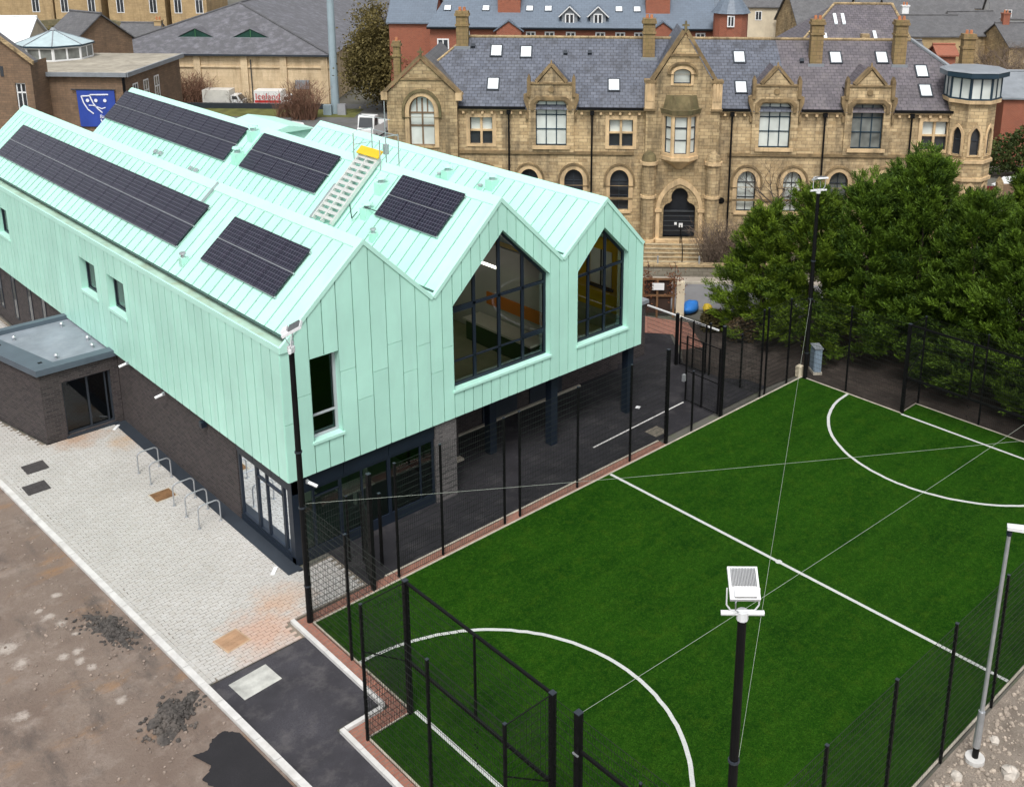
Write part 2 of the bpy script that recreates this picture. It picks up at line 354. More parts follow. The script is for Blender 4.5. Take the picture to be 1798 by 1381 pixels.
# ------------------------------------------------------------------ block paving
def paver_mat():
    m, t, b = newmat('cream_paving_block'); p = pos(t)
    n1 = noise(t, p, .5, 4); n2 = noise(t, mapping(t, p, (4, 8, 1)), 1.0, 1); n3 = noise(t, p, 1.7, 5, .7)
    c = mixc(t, ramp(t, n1, 0, 1, .3, .7), (.415, .405, .382), (.50, .488, .465))
    c = mixc(t, ramp(t, n2, 0, .55, .35, .7), c, (.36, .33, .29))
    # rust-coloured spill by the corner of the pitch, and clay washed along the walls
    def spot(cx, cy, r0, r1):
        d = N(t, 'ShaderNodeVectorMath', operation='DISTANCE'); t.links.new(p, d.inputs[0]); d.inputs[1].default_value = (cx, cy, 0)
        a = N(t, 'ShaderNodeMath', operation='MULTIPLY_ADD'); t.links.new(n3, a.inputs[0]); a.inputs[1].default_value = 2.2; t.links.new(d.outputs['Value'], a.inputs[2])
        return ramp(t, a.outputs[0], .62, 0, r0+1.1, r1+1.1)
    c = mixc(t, spot(-13.3, .6, .3, 1.5), c, (.50, .27, .17))
    c = mixc(t, spot(-12.3, 1.6, .2, 1.1), c, (.46, .30, .20))
    c = mixc(t, spot(-13.0, 15.9, .2, 1.2), c, (.36, .19, .09))
    c = mixc(t, spot(-11.6, 14.5, .1, 1.0), c, (.44, .30, .18))
    t.links.new(c, b.inputs['Base Color']); b.inputs['Roughness'].default_value = .85; bump(t, noise(t, p, 60, 2), b, .15)
    return m
PAVER = paver_mat(); SAND = M('jointing_sand', (.20, .17, .135), .95, .2, 3)
PA = [(kx(-.3)+.22,-.3),(-12.62,-.3),(-12.62,.52),(-10.0,.52),(-10.0,2.6),(-11.15,2.45),(-11.15,16.1),(-14.05,16.1),(-15.1,21.3),(-11.2,21.3),(-11.2,33.5),(kx(33.5)+.22,33.5)]
pave = flat('block_paving', PA, .006, SAND)
bw, bh, gp = .25, .125, .014
mb = MB(); mb.box(0, bw-gp, 0, bh-gp, 0, .032)
cells = []
for j in range(int(34/bh)+1):
    y = -.3+j*bh
    for i in range(int(7.5/bw)+1):
        x = -17.2+i*bw+(.5*bw if j % 2 else 0)
        if all(inpoly(x+a, y+b, PA) for a, b in ((.1, .01), (bw, .01), (.1, bh-.01), (bw, bh-.01))): cells.append((x, y))
cells.sort(key=lambda c: (c[0]+24.8)**2+(c[1]+23.6)**2)
first = None
for x, y in cells[:300]:
    if first is None: first = mb.build('paving_block', PAVER, pave); first.location = (x, y, .008)
    else:
        c = first.copy(); COL.objects.link(c); c.parent = pave; c.location = (x, y, .008+random.uniform(-.002, .003))
rest = MB()
for x, y in cells[300:]:
    h = .04+random.uniform(-.002, .003); g = bw-gp; k = bh-gp
    rest.add([(x,y,.006),(x+g,y,.006),(x+g,y+k,.006),(x,y+k,.006),(x,y,h),(x+g,y,h),(x+g,y+k,h),(x,y+k,h)], [(4,5,6,7),(0,1,5,4),(1,2,6,5),(2,3,7,6),(3,0,4,7)])
rest.build('paving_blocks', PAVER, pave, kind='stuff')
# edge band of two soldier courses beside the kerb
eb = MB(); 
for j in range(170):
    y = -.28+j*.2
    if y > 33: break
    for a in (0, .115):
        x = kx(y)+.1+a
        eb.box(x, x+.105, y, y+.19, .006, .048)
eb.build('edging_blocks', PAVER, pave, kind='stuff')
# kerb stones
kroot = thing('kerb', 'pale concrete kerb between the block paving and the bare earth', 'kerb', (kx(0), 0, 0))
prev = None
for j in range(52):
    y0 = -14+j*.92; y1 = y0+.905
    mb = MB(); h = .1+random.uniform(-.004, .004)
    a0, a1 = kx(y0), kx(y1)
    mb.prism([(a0-.1,y0,-.1),(a0+.08,y0,-.1),(a1+.08,y1,-.1),(a1-.1,y1,-.1)], (0, 0, .1+h)); mb.build('kerb_stone', CONC, kroot)

def plate(name, cx, cy, w, d, rot, mat, rim, label, group=None):
    f = frame(cx, cy, 0, rot); t = thing(name, label, 'manhole cover', tuple(pt(f, 0, 0, 0)), group)
    mb = MB(f); mb.box(-w/2, w/2, -d/2, d/2, .01, .05); mb.build('frame', rim, t)
    mb = MB(f); mb.box(-w/2+.05, w/2-.05, -d/2+.05, d/2-.05, .05, .056)
    for i in range(6):
        for j in range(4): mb.box(-w/2+.09+i*(w-.2)/6, -w/2+.09+i*(w-.2)/6+.06, -d/2+.08+j*(d-.16)/4, -d/2+.08+j*(d-.16)/4+.05, .056, .062)
    mb.build('lid', mat, t)
IRON = M('cast_iron', (.05, .045, .045), .7, .3, 8); RUST = M('rusty_steel', (.17, .09, .04), .85, .35, 4)
plate('manhole_cover', -14.95, 14.64, .75, .75, 0, IRON, IRON, 'dark square manhole cover in the paving, the one nearer the dark entrance block')
plate('manhole_cover', -15.4, 13.12, .75, .75, 0, IRON, IRON, 'dark square manhole cover in the paving, the one nearer the earth kerb')
plate('manhole_cover', -12.38, 9.62, .78, .72, 0, RUST, CONCD, 'rusty brown recessed cover beside the bicycle hoops')
plate('manhole_cover', -14.2, .9, .75, .75, .12, M('clay_block', (.36, .22, .13), .9, .2, 3), M('clay_rim', (.42, .3, .2), .9, .2, 3), 'clay coloured square cover in the rust stained paving')
mb = MB(frame(-14.5, -1.0, 0, .06)); mb.box(-.55, .55, -.4, .4, 0, .012)
mb.build('concrete_patch', M('patch_concrete', (.42, .42, .39), .9, .3, 2.5, stain=(.62,.62,.55), stain_amt=.7), label='pale concrete slab let into the black asphalt forecourt', cat='slab')
mb = MB(frame(3.7, 1.05, 0, 0)); mb.box(-.35, .35, -.3, .3, 0, .012); mb.build('drain_cover', M('dusty_iron', (.16,.14,.11), .9, .3, 5), label='dusty drain cover in the asphalt beside the gate post', cat='drain cover')
mb = MB(frame(4.72, 2.97, 0, .4)); mb.box(-.11, .11, -.09, .09, .006, .012); mb.build('paper_sheet', WHITEP, label='white scrap of paper lying on the asphalt path', cat='paper')
for (x, y, lb) in ((-11.75, 3.0, 'white litter scrap on the paving by the glazed corner'), (-11.6, 15.7, 'white scrap on the paving by the dark entrance door')):
    mb = MB(frame(x, y, 0, .8)); mb.box(-.2, .2, -.06, .06, .045, .07); mb.build('litter', WHITEP, label=lb, cat='litter')

# rubble and stones on the loose ground
def rock(mb, x, y, z, r, g):
    n = 6; vs = []; 
    for j in range(4):
        t = -.4+j*.62
        for i in range(n):
            a = 2*math.pi*i/n+g.uniform(-.3, .3); k = r*g.uniform(.7, 1.15)*max(.15, math.cos(t)); vs.append((x+k*math.cos(a), y+k*math.sin(a), z+r*.75*math.sin(t)+g.uniform(-.1, .1)*r))
    fs = [(j*n+i, j*n+(i+1)%n, (j+1)*n+(i+1)%n, (j+1)*n+i) for j in range(3) for i in range(n)]+[tuple(range(3*n, 4*n))]
    mb.add(vs, fs)
g = random.Random(3)
mb = MB()
for k in range(1500):
    x = g.uniform(-8, 3); y = -14.95-abs(g.gauss(0, 1.2)); rock(mb, x, y, .02, g.choice((.015, .02, .03, .04, .07)), g)
mb.build('loose_rubble', M('rubble_stone', (.33, .28, .23), .95, .5, 5), label='small loose stones scattered over the ground by the lamp post', kind='stuff')
for k, (x, y, r, lb) in enumerate([(-4.05,-15.3,.17,'pale broken rock lying just left of the lamp post base'),(-3.05,-16.1,.26,'large pale rock at the lower right corner below the lamp post'),(-2.3,-15.4,.15,'brownish rock lying to the right of the lamp post base'),(-4.6,-15.35,.14,'small tan rock beside the foot of the fence post')]):
    mb = MB(); rock(mb, x, y, .04, r, g); mb.build('rock', M('pale_rock%d' % k, (.46, .42, .37), .9, .25, 6), label=lb, cat='rock')
mb = MB()
for k in range(700):
    y = g.uniform(-8, 12); x = kx(y)-.2-abs(g.gauss(0, 2.2))
    if y < -2 and x > -17.2: continue
    rock(mb, x, y, .02, g.choice((.012, .015, .02, .03, .045)), g)
mb.build('earth_stones', M('earth_stone', (.25, .2, .165), .95, .4, 6), label='small stones scattered over the bare earth', kind='stuff')
TAR = M('broken_asphalt', (.062, .055, .05), .85, .6, 7, stain=(.17,.145,.125), stain_amt=.8)
def heap(cx, cy, rx, ry, h, rot, label, n, seed):
    g = random.Random(seed); mb = MB()
    f = frame(cx, cy, 0, rot); mb.fr = f
    K = 26; vs = [(0, 0, h*.7)]; fs = []; ed = [g.uniform(.45, 1.25) for _ in range(K)]
    for j in range(1, 8):
        for i in range(K):
            a = 2*math.pi*i/K; q = j/7; zz = h*(1-q**.9)*g.uniform(.25, 1.2); kk = q*(1+(ed[i]-1)*q); vs.append((rx*kk*math.cos(a), ry*kk*math.sin(a), max(.02, zz) if j < 7 else .0))
    for i in range(K): fs.append((0, 1+i, 1+(i+1)%K))
    for j in range(6):
        for i in range(K): fs.append((1+j*K+i, 1+(j+1)*K+i, 1+(j+1)*K+(i+1)%K, 1+j*K+(i+1)%K))
    mb.add(vs, fs)
    for k in range(n):
        a = g.uniform(0, 6.28); q = abs(g.gauss(0, .62)); rock(mb, rx*q*math.cos(a), ry*q*math.sin(a), max(.015, h*.8*(1-q)), g.uniform(.012, .07), g)
    mb.build('spoil_heap', TAR, label=label, cat='heap')
heap(-16.45, 3.75, .42, 1.2, .13, .25, 'thin dark heap of broken asphalt on the earth beside the paving kerb', 330, 1)
heap(-16.6, -.75, .85, .6, .2, .5, 'low dark heap of broken asphalt on the earth by the forecourt kerb', 380, 2)

# ------------------------------------------------------------------ pitch
def turf_mat():
    m, t, b = newmat('artificial_turf'); p = pos(t)
    n1 = noise(t, p, .45, 5, .6); n2 = noise(t, p, 5, 6, .78); n3 = noise(t, p, 45, 3, .7); n4 = noise(t, mapping(t, p, (.25, 2.0, 1)), 1.0, 3)
    c = mixc(t, ramp(t, n1, 0, 1, .32, .68), (.005, .033, .0015), (.0135, .062, .0025))
    c = mixc(t, ramp(t, n4, 0, .6, .42, .62), c, (.020, .074, .004))
    c = mixc(t, ramp(t, n2, 0, .75, .46, .7), c, (.032, .098, .006))
    n5 = noise(t, p, 1.9, 6, .7); c = mixc(t, ramp(t, n5, 0, .6, .52, .66), c, (.036, .088, .005)); n6 = noise(t, p, 18, 4, .75); c = mixc(t, ramp(t, n6, 0, .7, .5, .7), c, (.046, .125, .01))
    c = mixc(t, ramp(t, n3, 0, .85, .42, .66), c, (.002, .014, .001))
    t.links.new(c, b.inputs['Base Color']); b.inputs['Roughness'].default_value = .9; b.inputs['Specular IOR Level'].default_value = .05
    bump(t, n3, b, .8, .03); return m
TURF = turf_mat(); LINE = M('white_turf_line', (.55, .57, .54), .85, .12, 10, fine=.25)
PL, PW = 12.11, 14.72
PP = [(-PL,0),(PL,0),(PL,-4.76),(13.35,-4.76),(13.35,-10.0),(PL,-10.0),(PL,-PW),(-PL,-PW),(-PL,-10.0),(-13.42,-10.0),(-13.42,-4.76),(-PL,-4.76)]
pitch = flat('sports_pitch', PP, .03, TURF)
def ribbon(name, pts, wd, parent=pitch, mat=LINE, z=.036):
    mb = MB(); n = len(pts); vs = []
    for i, (x, y) in enumerate(pts):
        a = pts[max(0, i-1)]; b = pts[min(n-1, i+1)]; dx, dy = b[0]-a[0], b[1]-a[1]; l = math.hypot(dx, dy); nx_, ny_ = -dy/l*wd/2, dx/l*wd/2
        vs += [(x+nx_, y+ny_, z), (x-nx_, y-ny_, z)]
    mb.add(vs, [(2*i, 2*i+1, 2*i+3, 2*i+2) for i in range(n-1)]); return mb.build(name, mat, parent)
CY = -PW/2
ribbon('halfway_line', [(0, -.02), (0, -PW+.02)], .115)
def jag(pts): return [(x+random.uniform(-.012, .012), y+random.uniform(-.012, .012)) for x, y in pts]
ribbon('penalty_arc', jag([(-PL+5.06*math.sin(t), CY+5.06*math.cos(t)) for t in np.linspace(0, math.pi, 70)]), .115)
ribbon('penalty_arc', jag([(PL-5.06*math.sin(t), CY+5.06*math.cos(t)) for t in np.linspace(0, math.pi, 70)]), .115)
ribbon('goal_line', [(-PL+.04, -4.8), (-PL+.04, -9.96)], .115); ribbon('goal_line', [(PL-.04, -4.8), (PL-.04, -9.96)], .11)
mb = MB(); mb.add([(.11*math.cos(i*.524), CY+.11*math.sin(i*.524), .0385) for i in range(12)], [tuple(range(12))]); mb.build('centre_spot', LINE, pitch)
# edging round the pitch
er = thing('pitch_edging', 'pale concrete edging strip and brick band round the green pitch', 'edging', (0, .2, 0))
mb = MB(); mb.box(-PL-.04, PL+.05, .0, .055, 0, .05); mb.box(PL, PL+.055, -4.76, 0, 0, .05); mb.box(PL+.055, 13.35, -4.76, -4.71, 0, .05); mb.box(13.35, 13.4, -10, -4.71, 0, .05)
mb.box(-PL-.05, -PL, -4.71, 0, 0, .05); mb.box(-13.42, -PL-.05, -4.76, -4.71, 0, .05); mb.box(-13.47, -13.42, -10, -4.71, 0, .05); mb.box(-PL-.05, PL+.05, -PW-.06, -PW, 0, .055)
mb.build('edging_strip', CONCD, er)
mb = MB(); mb.box(-12.5, 3.15, .055, .43, 0, .036); mb.build('brick_band', REDPAVE, er)
mb = MB(); mb.box(-12.48, -PL-.05, -4.3, .055, 0, .034); mb.box(-13.7, -12.2, -4.71, -4.22, 0, .035); mb.box(-13.72, -13.47, -13, -4.5, 0, .034); mb.build('brick_band', REDPAVE, er)
mb = MB(); mb.box(-9.4, 3.15, .43, .5, 0, .05); mb.build('edging_strip', CONCD, er)
kr = thing('pitch_kerb', 'white concrete kerb stepping round the goal recess beside the asphalt', 'kerb', (-13.2, -4, 0))
def kst(x0, x1, y0, y1):
    mb = MB(); mb.box(x0, x1, y0, y1, -.05, .11+random.uniform(-.003, .003)); mb.build('kerb_stone', CONC, kr)
for j in range(5): kst(-12.62, -12.5, .5-(j+1)*.915, .5-j*.915-.012)
for j in range(1): kst(-13.72, -12.63, -4.2, -4.08)
for j in range(9): kst(-13.86, -13.74, -4.08-(j+1)*.915, -4.08-j*.915-.012)

# ================================================================== MINT BUILDING
def inset(poly, d):
    n = len(poly); A = sum(poly[i][0]*poly[(i+1)%n][1]-poly[(i+1)%n][0]*poly[i][1] for i in range(n)); sg = 1 if A > 0 else -1
    L = []
    for i in range(n):
        (x0, y0), (x1, y1) = poly[i], poly[(i+1)%n]; l = math.hypot(x1-x0, y1-y0); nx_, ny_ = -(y1-y0)/l*sg, (x1-x0)/l*sg
        L.append(((x0+nx_*d, y0+ny_*d), (x1-x0, y1-y0)))
    out = []
    for i in range(n):
        (p, r), (q, s_) = L[i-1], L[i]; cr = r[0]*s_[1]-r[1]*s_[0]
        if abs(cr) < 1e-9: out.append(q); continue
        t = ((q[0]-p[0])*s_[1]-(q[1]-p[1])*s_[0])/cr; out.append((p[0]+r[0]*t, p[1]+r[1]*t))
    return out
def window(root, poly, mp, fw, dep, bars, fm, pm, fr=W, thick=.09, name='window', panes=None):
    """mp(u, v, depth) -> local 3d. Frame ring and glazing bars as the part, panes as sub-parts."""
    mb = MB(fr); inn = inset(poly, fw)
    mb.sheet(poly, [inn], lambda a, b: mp(a, b, dep), lambda a, b: mp(a, b, dep+thick), True)
    for (a, b, w_) in bars:
        dx, dy = b[0]-a[0], b[1]-a[1]; l = math.hypot(dx, dy); nx_, ny_ = -dy/l*w_/2, dx/l*w_/2
        q = [(a[0]+nx_, a[1]+ny_), (a[0]-nx_, a[1]-ny_), (b[0]-nx_, b[1]-ny_), (b[0]+nx_, b[1]+ny_)]
        F = [mp(*c, dep+.004) for c in q]; K = [mp(*c, dep+thick) for c in q]
        mb.add(F+K, [(0,1,2,3),(7,6,5,4)]+[(i, (i+1)%4, 4+(i+1)%4, 4+i) for i in range(4)])
    wn = mb.build(name, fm, root)
    if panes is None: panes = [(inn, pm)]
    for pl, pmat in panes:
        p = MB(fr); p.sheet(pl, [], lambda a, b: mp(a, b, dep+thick*.55)); p.build('pane', pmat, wn)
    return wn
SEC = [(-11.242,7.401),(-8.247,10.049),(-5.704,7.564),(-2.776,10.353),(.119,7.568),(2.357,9.406),(4.462,7.249)]
YB, YE, Y3, ZC = 2.647, 33.24, 22.7, 3.0
X0, X1 = SEC[0][0], SEC[-1][0]
def rz(x):
    for (a, za), (b, zb) in zip(SEC[:-1], SEC[1:]):
        if a <= x <= b: return za+(zb-za)*(x-a)/(b-a)
W2 = [(-4.91,4.02),(-.51,3.98),(-.51,7.12),(-2.70,9.21),(-4.91,7.04)]
W3 = [(.88,3.95),(3.6,3.92),(3.6,7.02),(2.26,8.30),(.88,6.87)]
W1 = [(-10.28,4.04),(-9.28,4.04),(-9.28,6.75),(-10.28,6.75)]
SW = [(14.27,15.87),(17.1,18.7),(27.7,29.3)]; SZ0, SZ1 = 4.92, 6.30
gb = thing('mint_building', 'mint green metal clad building with three pitched roofs over a dark brick base', 'building', (-3.4, 18, 0))
fy = lambda d=0: (lambda a, b: (a, YB+d, b))
mb = MB(); mb.sheet([(X0+.05,ZC),(X1,ZC)]+[(x,z-.04) for x, z in reversed(SEC)], [W1, W2, W3], fy(.055)); fwall = mb.build('gable_wall', SEAMSHADE, gb)
for Wn in (W1, W2, W3):
    n_ = len(Wn); mb = MB(); mb.add([(a, YB+.005, b) for a, b in Wn]+[(a, YB+.42, b) for a, b in Wn], [(i, (i+1)%n_, n_+(i+1)%n_, n_+i) for i in range(n_)]); mb.build('window_reveal', MINT, gb)
mb = MB(); mb.sheet([(YB+.06,ZC),(YE,ZC),(YE,7.36),(YB+.06,7.36)], [[(a,SZ0),(b,SZ0),(b,SZ1),(a,SZ1)] for a, b in SW], lambda a, b: (X0+.055, a, b)); swall = mb.build('side_wall', SEAMSHADE, gb)
for a_, b_ in SW:
    mb = MB(); Q_ = [(a_,SZ0),(b_,SZ0),(b_,SZ1),(a_,SZ1)]; mb.add([(X0+.005, a, b) for a, b in Q_]+[(X0+.35, a, b) for a, b in Q_], [(i, (i+1)%4, 4+(i+1)%4, 4+i) for i in range(4)]); mb.build('window_reveal', MINT, gb)
mb = MB(); mb.box(X1-.1, X1, YB+.06, Y3, ZC, SEC[-1][1]-.04); mb.box(.15, X1-.1, Y3-.1, Y3, ZC, 7.3); mb.sheet([(.12,7.3),(4.4,7.25),(2.357,9.36)], [], lambda a, b: (a, Y3-.02, b))
mb.sheet([(X0+.05,0),(.119,0),(.119,7.5),(-2.776,10.3),(-5.704,7.5),(-8.247,10.0),(X0+.05,7.36)], [], lambda a, b: (a, YE, b)); mb.box(.119-.1, .119, Y3, YE, 0, 7.5); mb.build('rear_wall', MINT, gb)
mb = MB(); mb.box(X0+.06, X1-.05, YB+.07, YE-.05, ZC+.01, ZC+.28); mb.build('soffit', DGREY, gb)
# gable panels
XB = [-11.242,-10.76,-10.28,-9.78,-9.28,-8.70,-8.10,-7.52,-6.95,-6.40,-5.86,-5.36,-4.91]+[-4.91+.4*i for i in range(1, 11)]+[-.51,-.05,.40,.88]+[.88+.4533*i for i in range(1, 6)]+[3.6,4.03,4.462]
def pieces(x0, x1):
    """vertical extents of facade strip as (bottom polyline, top polyline) pairs"""
    bps = sorted({x0, x1, *[x for x, _ in SEC if x0 < x < x1], *[x for Wn in (W2, W3) for x, _ in Wn if x0 < x < x1]})
    xm = (x0+x1)/2; cut = None
    for Wn in (W1, W2, W3):
        if Wn[0][0]-.01 < xm < Wn[1][0]+.01: cut = Wn
    def wt(x):
        if cut is W1: return 6.75
        a, b, c = cut[2], cut[3], cut[4]
        return c[1]+(b[1]-c[1])*(x-c[0])/(b[0]-c[0]) if x <= b[0] else b[1]+(a[1]-b[1])*(x-b[0])/(a[0]-b[0])
    top = [(x, rz(x)) for x in bps]; bot = [(x, ZC) for x in bps]
    if cut is None: return [(bot, top)]
    zb = lambda x: cut[0][1]+(cut[1][1]-cut[0][1])*(x-cut[0][0])/(cut[1][0]-cut[0][0])
    return [(bot, [(x, zb(x)-.02) for x in bps]), ([(x, wt(x)+.01) for x in bps], top)]
g = random.Random(5)
for k in range(len(XB)-1):
    a, b = XB[k]+.017, XB[k+1]-.017
    for bot, top in pieces(a, b):
        segs = [(bot, top)]
        if top[0][1]-bot[0][1] > 3 and XB[k] < -4.95:
            zs = 4.9+((k*37) % 5)*.38; segs = [(bot, [(x, zs-.004) for x, _ in bot]), ([(x, zs+.004) for x, _ in bot], top)]
        for bo, to in segs:
            poly = [(x, YB+g.uniform(0, .004), z) for x, z in bo]+[(x, YB, z-.01) for x, z in reversed(to)]
            mb = MB(); mb.prism(poly, (0, .05, 0)); mb.build('cladding_panel', MINT, fwall)
# side panels
edges = []; y = YB
while y < YE-.3: edges.append(y); y += .56
edges.append(YE)
for a, b in SW:
    edges = [e for e in edges if not (a-.25 < e < a+.25 or b-.25 < e < b+.25)]+[a, b]
edges.sort(); proto = None
for a, b in zip(edges[:-1], edges[1:]):
    ym = (a+b)/2; ex = [(ZC, 7.34)]
    if any(p < ym < q for p, q in SW): ex = [(ZC, SZ0-.02), (SZ1+.01, 7.34)]
    for z0, z1 in ex:
        mb = MB(); mb.box(X0, X0+.05, a+.028, b-.028, z0, z1); mb.build('cladding_panel', MINT, swall)
# roof
def SLf(i):
    (xa, za), (xb, zb) = SEC[i], SEC[i+1]; L = math.hypot(xb-xa, zb-za); dx, dz = (xb-xa)/L, (zb-za)/L
    def f(p):
        q = np.empty_like(p); q[:,0] = xa+p[:,0]*dx-p[:,2]*dz; q[:,1] = p[:,1]; q[:,2] = za+p[:,0]*dz+p[:,2]*dx; return q
    return f, L, (dx, dz)
for i in range(6):
    f, L, _ = SLf(i); ye = YE if i < 4 else Y3
    mb = MB(f); mb.box(.30 if i == 0 else .0, L, YB+.06, ye, -.16, -.034); roof = mb.build('roof_slope', SEAMSHADE, gb)
    if i in (0, 2, 4):
        s0, s1 = {0: (.36, L-.30), 2: (.22, L-.30), 4: (.22, L-.28)}[i]
        n = int((ye-YB)/.6); pw = (ye-YB-.1)/n; src = None
        for k in range(n):
            if src is None:
                mb = MB(f); mb.box(s0, s1, YB+.05+.036, YB+.05+pw-.002, -.034, 0); mb.box(s0, s1, YB+.05+.036, YB+.05+.052, 0, .028); src = mb.build('roof_panel', MINTROOF, roof)
            else: inst(src, roof, (0, k*pw, 0))
    else:
        mb = MB(f); mb.box(.3, L-.2, YB+.05, ye, -.034, 0); mb.build('roof_panel', MINTROOF, roof)
    mb = MB(f); mb.box(0 if i != 0 else .42, L, YB-.035-.004*(i%2), YB+.09, -.10, .03); mb.build('verge_trim', MINTTRIM, roof)
    mb = MB(f); mb.box(0 if i != 0 else .42, L, ye-.12, ye+.03+.004*(i%2), -.14, .04); mb.build('verge_trim', MINTTRIM, roof)
for i, ye in ((1, YE), (3, YE), (5, Y3)):
    x, z = SEC[i]; mb = MB()
    for sg, sl_ in ((-1, (SEC[i-1], SEC[i])), (1, (SEC[i], SEC[i+1]))):
        (xa, za), (xb, zb) = sl_; L = math.hypot(xb-xa, zb-za); dx, dz = (xb-xa)/L, (zb-za)/L; nx_, nz_ = -dz, dx
        e = -.31 if sg < 0 else .31
        p0 = (x, z+.045); p1 = (x+e*dx+nx_*.03, z+e*dz+nz_*.03)
        mb.add([(p0[0],YB-.03,p0[1]),(p1[0],YB-.03,p1[1]),(p1[0],ye,p1[1]),(p0[0],ye,p0[1]),(p0[0],YB-.03,p0[1]-.07),(p1[0],YB-.03,p1[1]-.05),(p1[0],ye,p1[1]-.05),(p0[0],ye,p0[1]-.07)],
               [(0,1,2,3),(4,7,6,5),(0,4,5,1),(1,5,6,2),(2,6,7,3)])
    mb.build('ridge_cap', MINTTRIM, gb)
GUT = M('gutter_lining', (.42, .62, .50), .5, .2, 1.2, stain=(.32, .28, .12), stain_amt=.6)
mb = MB(); mb.box(X0-.02, X0+.05, YB-.03, YE, 7.22, 7.41); mb.prism([(X0+.42, YB-.05, 7.22), (X0, YB-.05, 7.22), (X0, YB-.05, 7.4), (X0+.42, YB-.05, 7.76)], (0, .08, 0)); gut = mb.build('gutter', MINTTRIM, gb)
mb = MB(); mb.box(X0+.05, X0+.46, YB+.05, YE, 7.24, 7.375); mb.build('lining', GUT, gut)
for i in (2, 4):
    x, z = SEC[i]; mb = MB(); mb.box(x-.16, x+.14, YB+.05, YE if i == 2 else Y3, z-.02, z+.075); mb.build('valley_gutter', MINTTRIM, gb)
# gable windows
def ymp(u, v, d): return (u, YB+d, v)
FD = .24
def tp(Wn, x):
    a, b, c = Wn[2], Wn[3], Wn[4]
    return c[1]+(b[1]-c[1])*(x-c[0])/(b[0]-c[0]) if x <= b[0] else b[1]+(a[1]-b[1])*(x-b[0])/(a[0]-b[0])
bars = [((x, 4.03), (x, tp(W2, x)-.05), .11) for x in (-3.81, -2.70, -1.61)]+[((-4.88, 6.82), (-.54, 6.80), .10), ((-4.88, 4.92), (-.54, 4.86), .05), ((-1.56, 4.95), (-.56, 4.95), .12), ((-4.86, 6.72), (-3.86, 6.72), .1)]
window(gb, W2, ymp, .10, FD, bars, NAVY, GLASS)
bars = [((x, 3.95), (x, tp(W3, x)-.05), .10) for x in (1.68, 2.56)]+[((.9, 6.55), (3.58, 6.62), .09), ((.9, 4.72), (3.58, 4.72), .05)]
window(gb, W3, ymp, .09, FD, bars, NAVY, GLASS)
window(gb, W1, ymp, .09, FD, [((-10.2, 4.78), (-9.36, 4.78), .06)], M('light_grey_frame', (.4, .43, .45), .4, .05, 2), M_glass('dark_glass', (.22, .30, .26)))
def sill(a, b, z):
    mb = MB(); mb.box(a-.05, b+.06, YB-.05, YB+.24, z-.07, z+.015); mb.build('window_sill', MINTTRIM, gb)
sill(-4.91, -.51, 3.99); sill(.88, 3.6, 3.93); sill(-10.28, -9.28, 4.03)
for a, b in SW:
    window(gb, [(a+.0, SZ0), (b-.0, SZ0), (b, SZ1), (a, SZ1)], lambda u, v, d: (X0+d, u, v), .1, .24, [], NAVY, PANED)
    mb = MB(); mb.box(X0-.05, X0+.25, a-.06, b+.06, SZ0-.1, SZ0+.01); mb.build('window_sill', MINTTRIM, gb)
# first-floor rooms seen through the gables
FLOORM = M('olive_carpet', (.27, .245, .16), .9, .1, 2); INW = M('interior_wall', (.50, .48, .44), .9, .05, 1); YEL = M('yellow_wall', (.50, .33, .01), .7, .06, 1)
ORNG = M('orange_band', (.62, .16, .02), .6, .05, 2); COUNT = M('counter_top', (.62, .58, .5), .4, .05, 2); DARKF = M('dark_furniture', (.03, .028, .026), .6, .1, 3); TIMB = M('pale_timber', (.50, .38, .20), .6, .1, 3)
mb = MB(); mb.box(-5.6, X1-.12, YB+.45, YB+9, ZC+.30, ZC+.36); mb.build('interior_floor', FLOORM, gb)
mb = MB(); mb.box(.02, .14, YB+.46, YB+9, ZC+.37, 7.2); mb.prism([(-5.6,YB+9,ZC+.37),(.02,YB+9,ZC+.37),(.02,YB+9,7.2),(-2.776,YB+9,9.9),(-5.6,YB+9,7.2)], (0,.1,0)); mb.box(-5.7, -5.6, YB+.46, YB+9, ZC+.37, 7.2); mb.build('interior_wall', INW, gb)
mb = MB(); mb.prism([(.15,YB+4.2,ZC+.37),(X1-.12,YB+4.2,ZC+.37),(X1-.12,YB+4.2,6.9),(2.357,YB+4.2,9.0),(.15,YB+4.2,7.15)], (0,.1,0)); mb.box(X1-.2, X1-.11, YB+.46, YB+4.2, ZC+.37, 7.0); mb.box(.145, .2, YB+.46, YB+4.2, ZC+.37, 7.1); mb.build('interior_wall', YEL, gb)
mb = MB(); mb.box(-.05, .015, YB+.7, YB+4.2, 4.72, 5.22); mb.build('orange_wall_band', ORNG, gb)
mb = MB(); mb.box(-.95, -.06, YB+.6, YB+4.6, 4.18, 4.26); mb.build('counter', COUNT, gb); mb = MB(); mb.box(-.85, -.1, YB+.7, YB+4.5, ZC+.37, 4.175); mb.build('counter_base', DARKF, gb)
mb = MB(); mb.box(-1.75, -1.6, YB+6.2, YB+6.35, ZC+.37, 6.9); mb.box(-.4, -.25, YB+6.2, YB+6.35, ZC+.37, 6.9); mb.box(-1.75, -.25, YB+6.2, YB+6.35, 6.9, 7.05); mb.build('door_frame', TIMB, gb)
mb = MB(); mb.box(-5.0, -1.9, YB+7.5, YB+7.7, ZC+.37, 4.6); mb.build('partition', COUNT, gb)
mb = MB(); mb.box(.25, .32, YB+1.2, YB+3.6, 5.0, 6.2); mb.box(.9, 3.2, YB+4.14, YB+4.19, 4.9, 6.3); mb.build('interior_window', PANEW, gb)
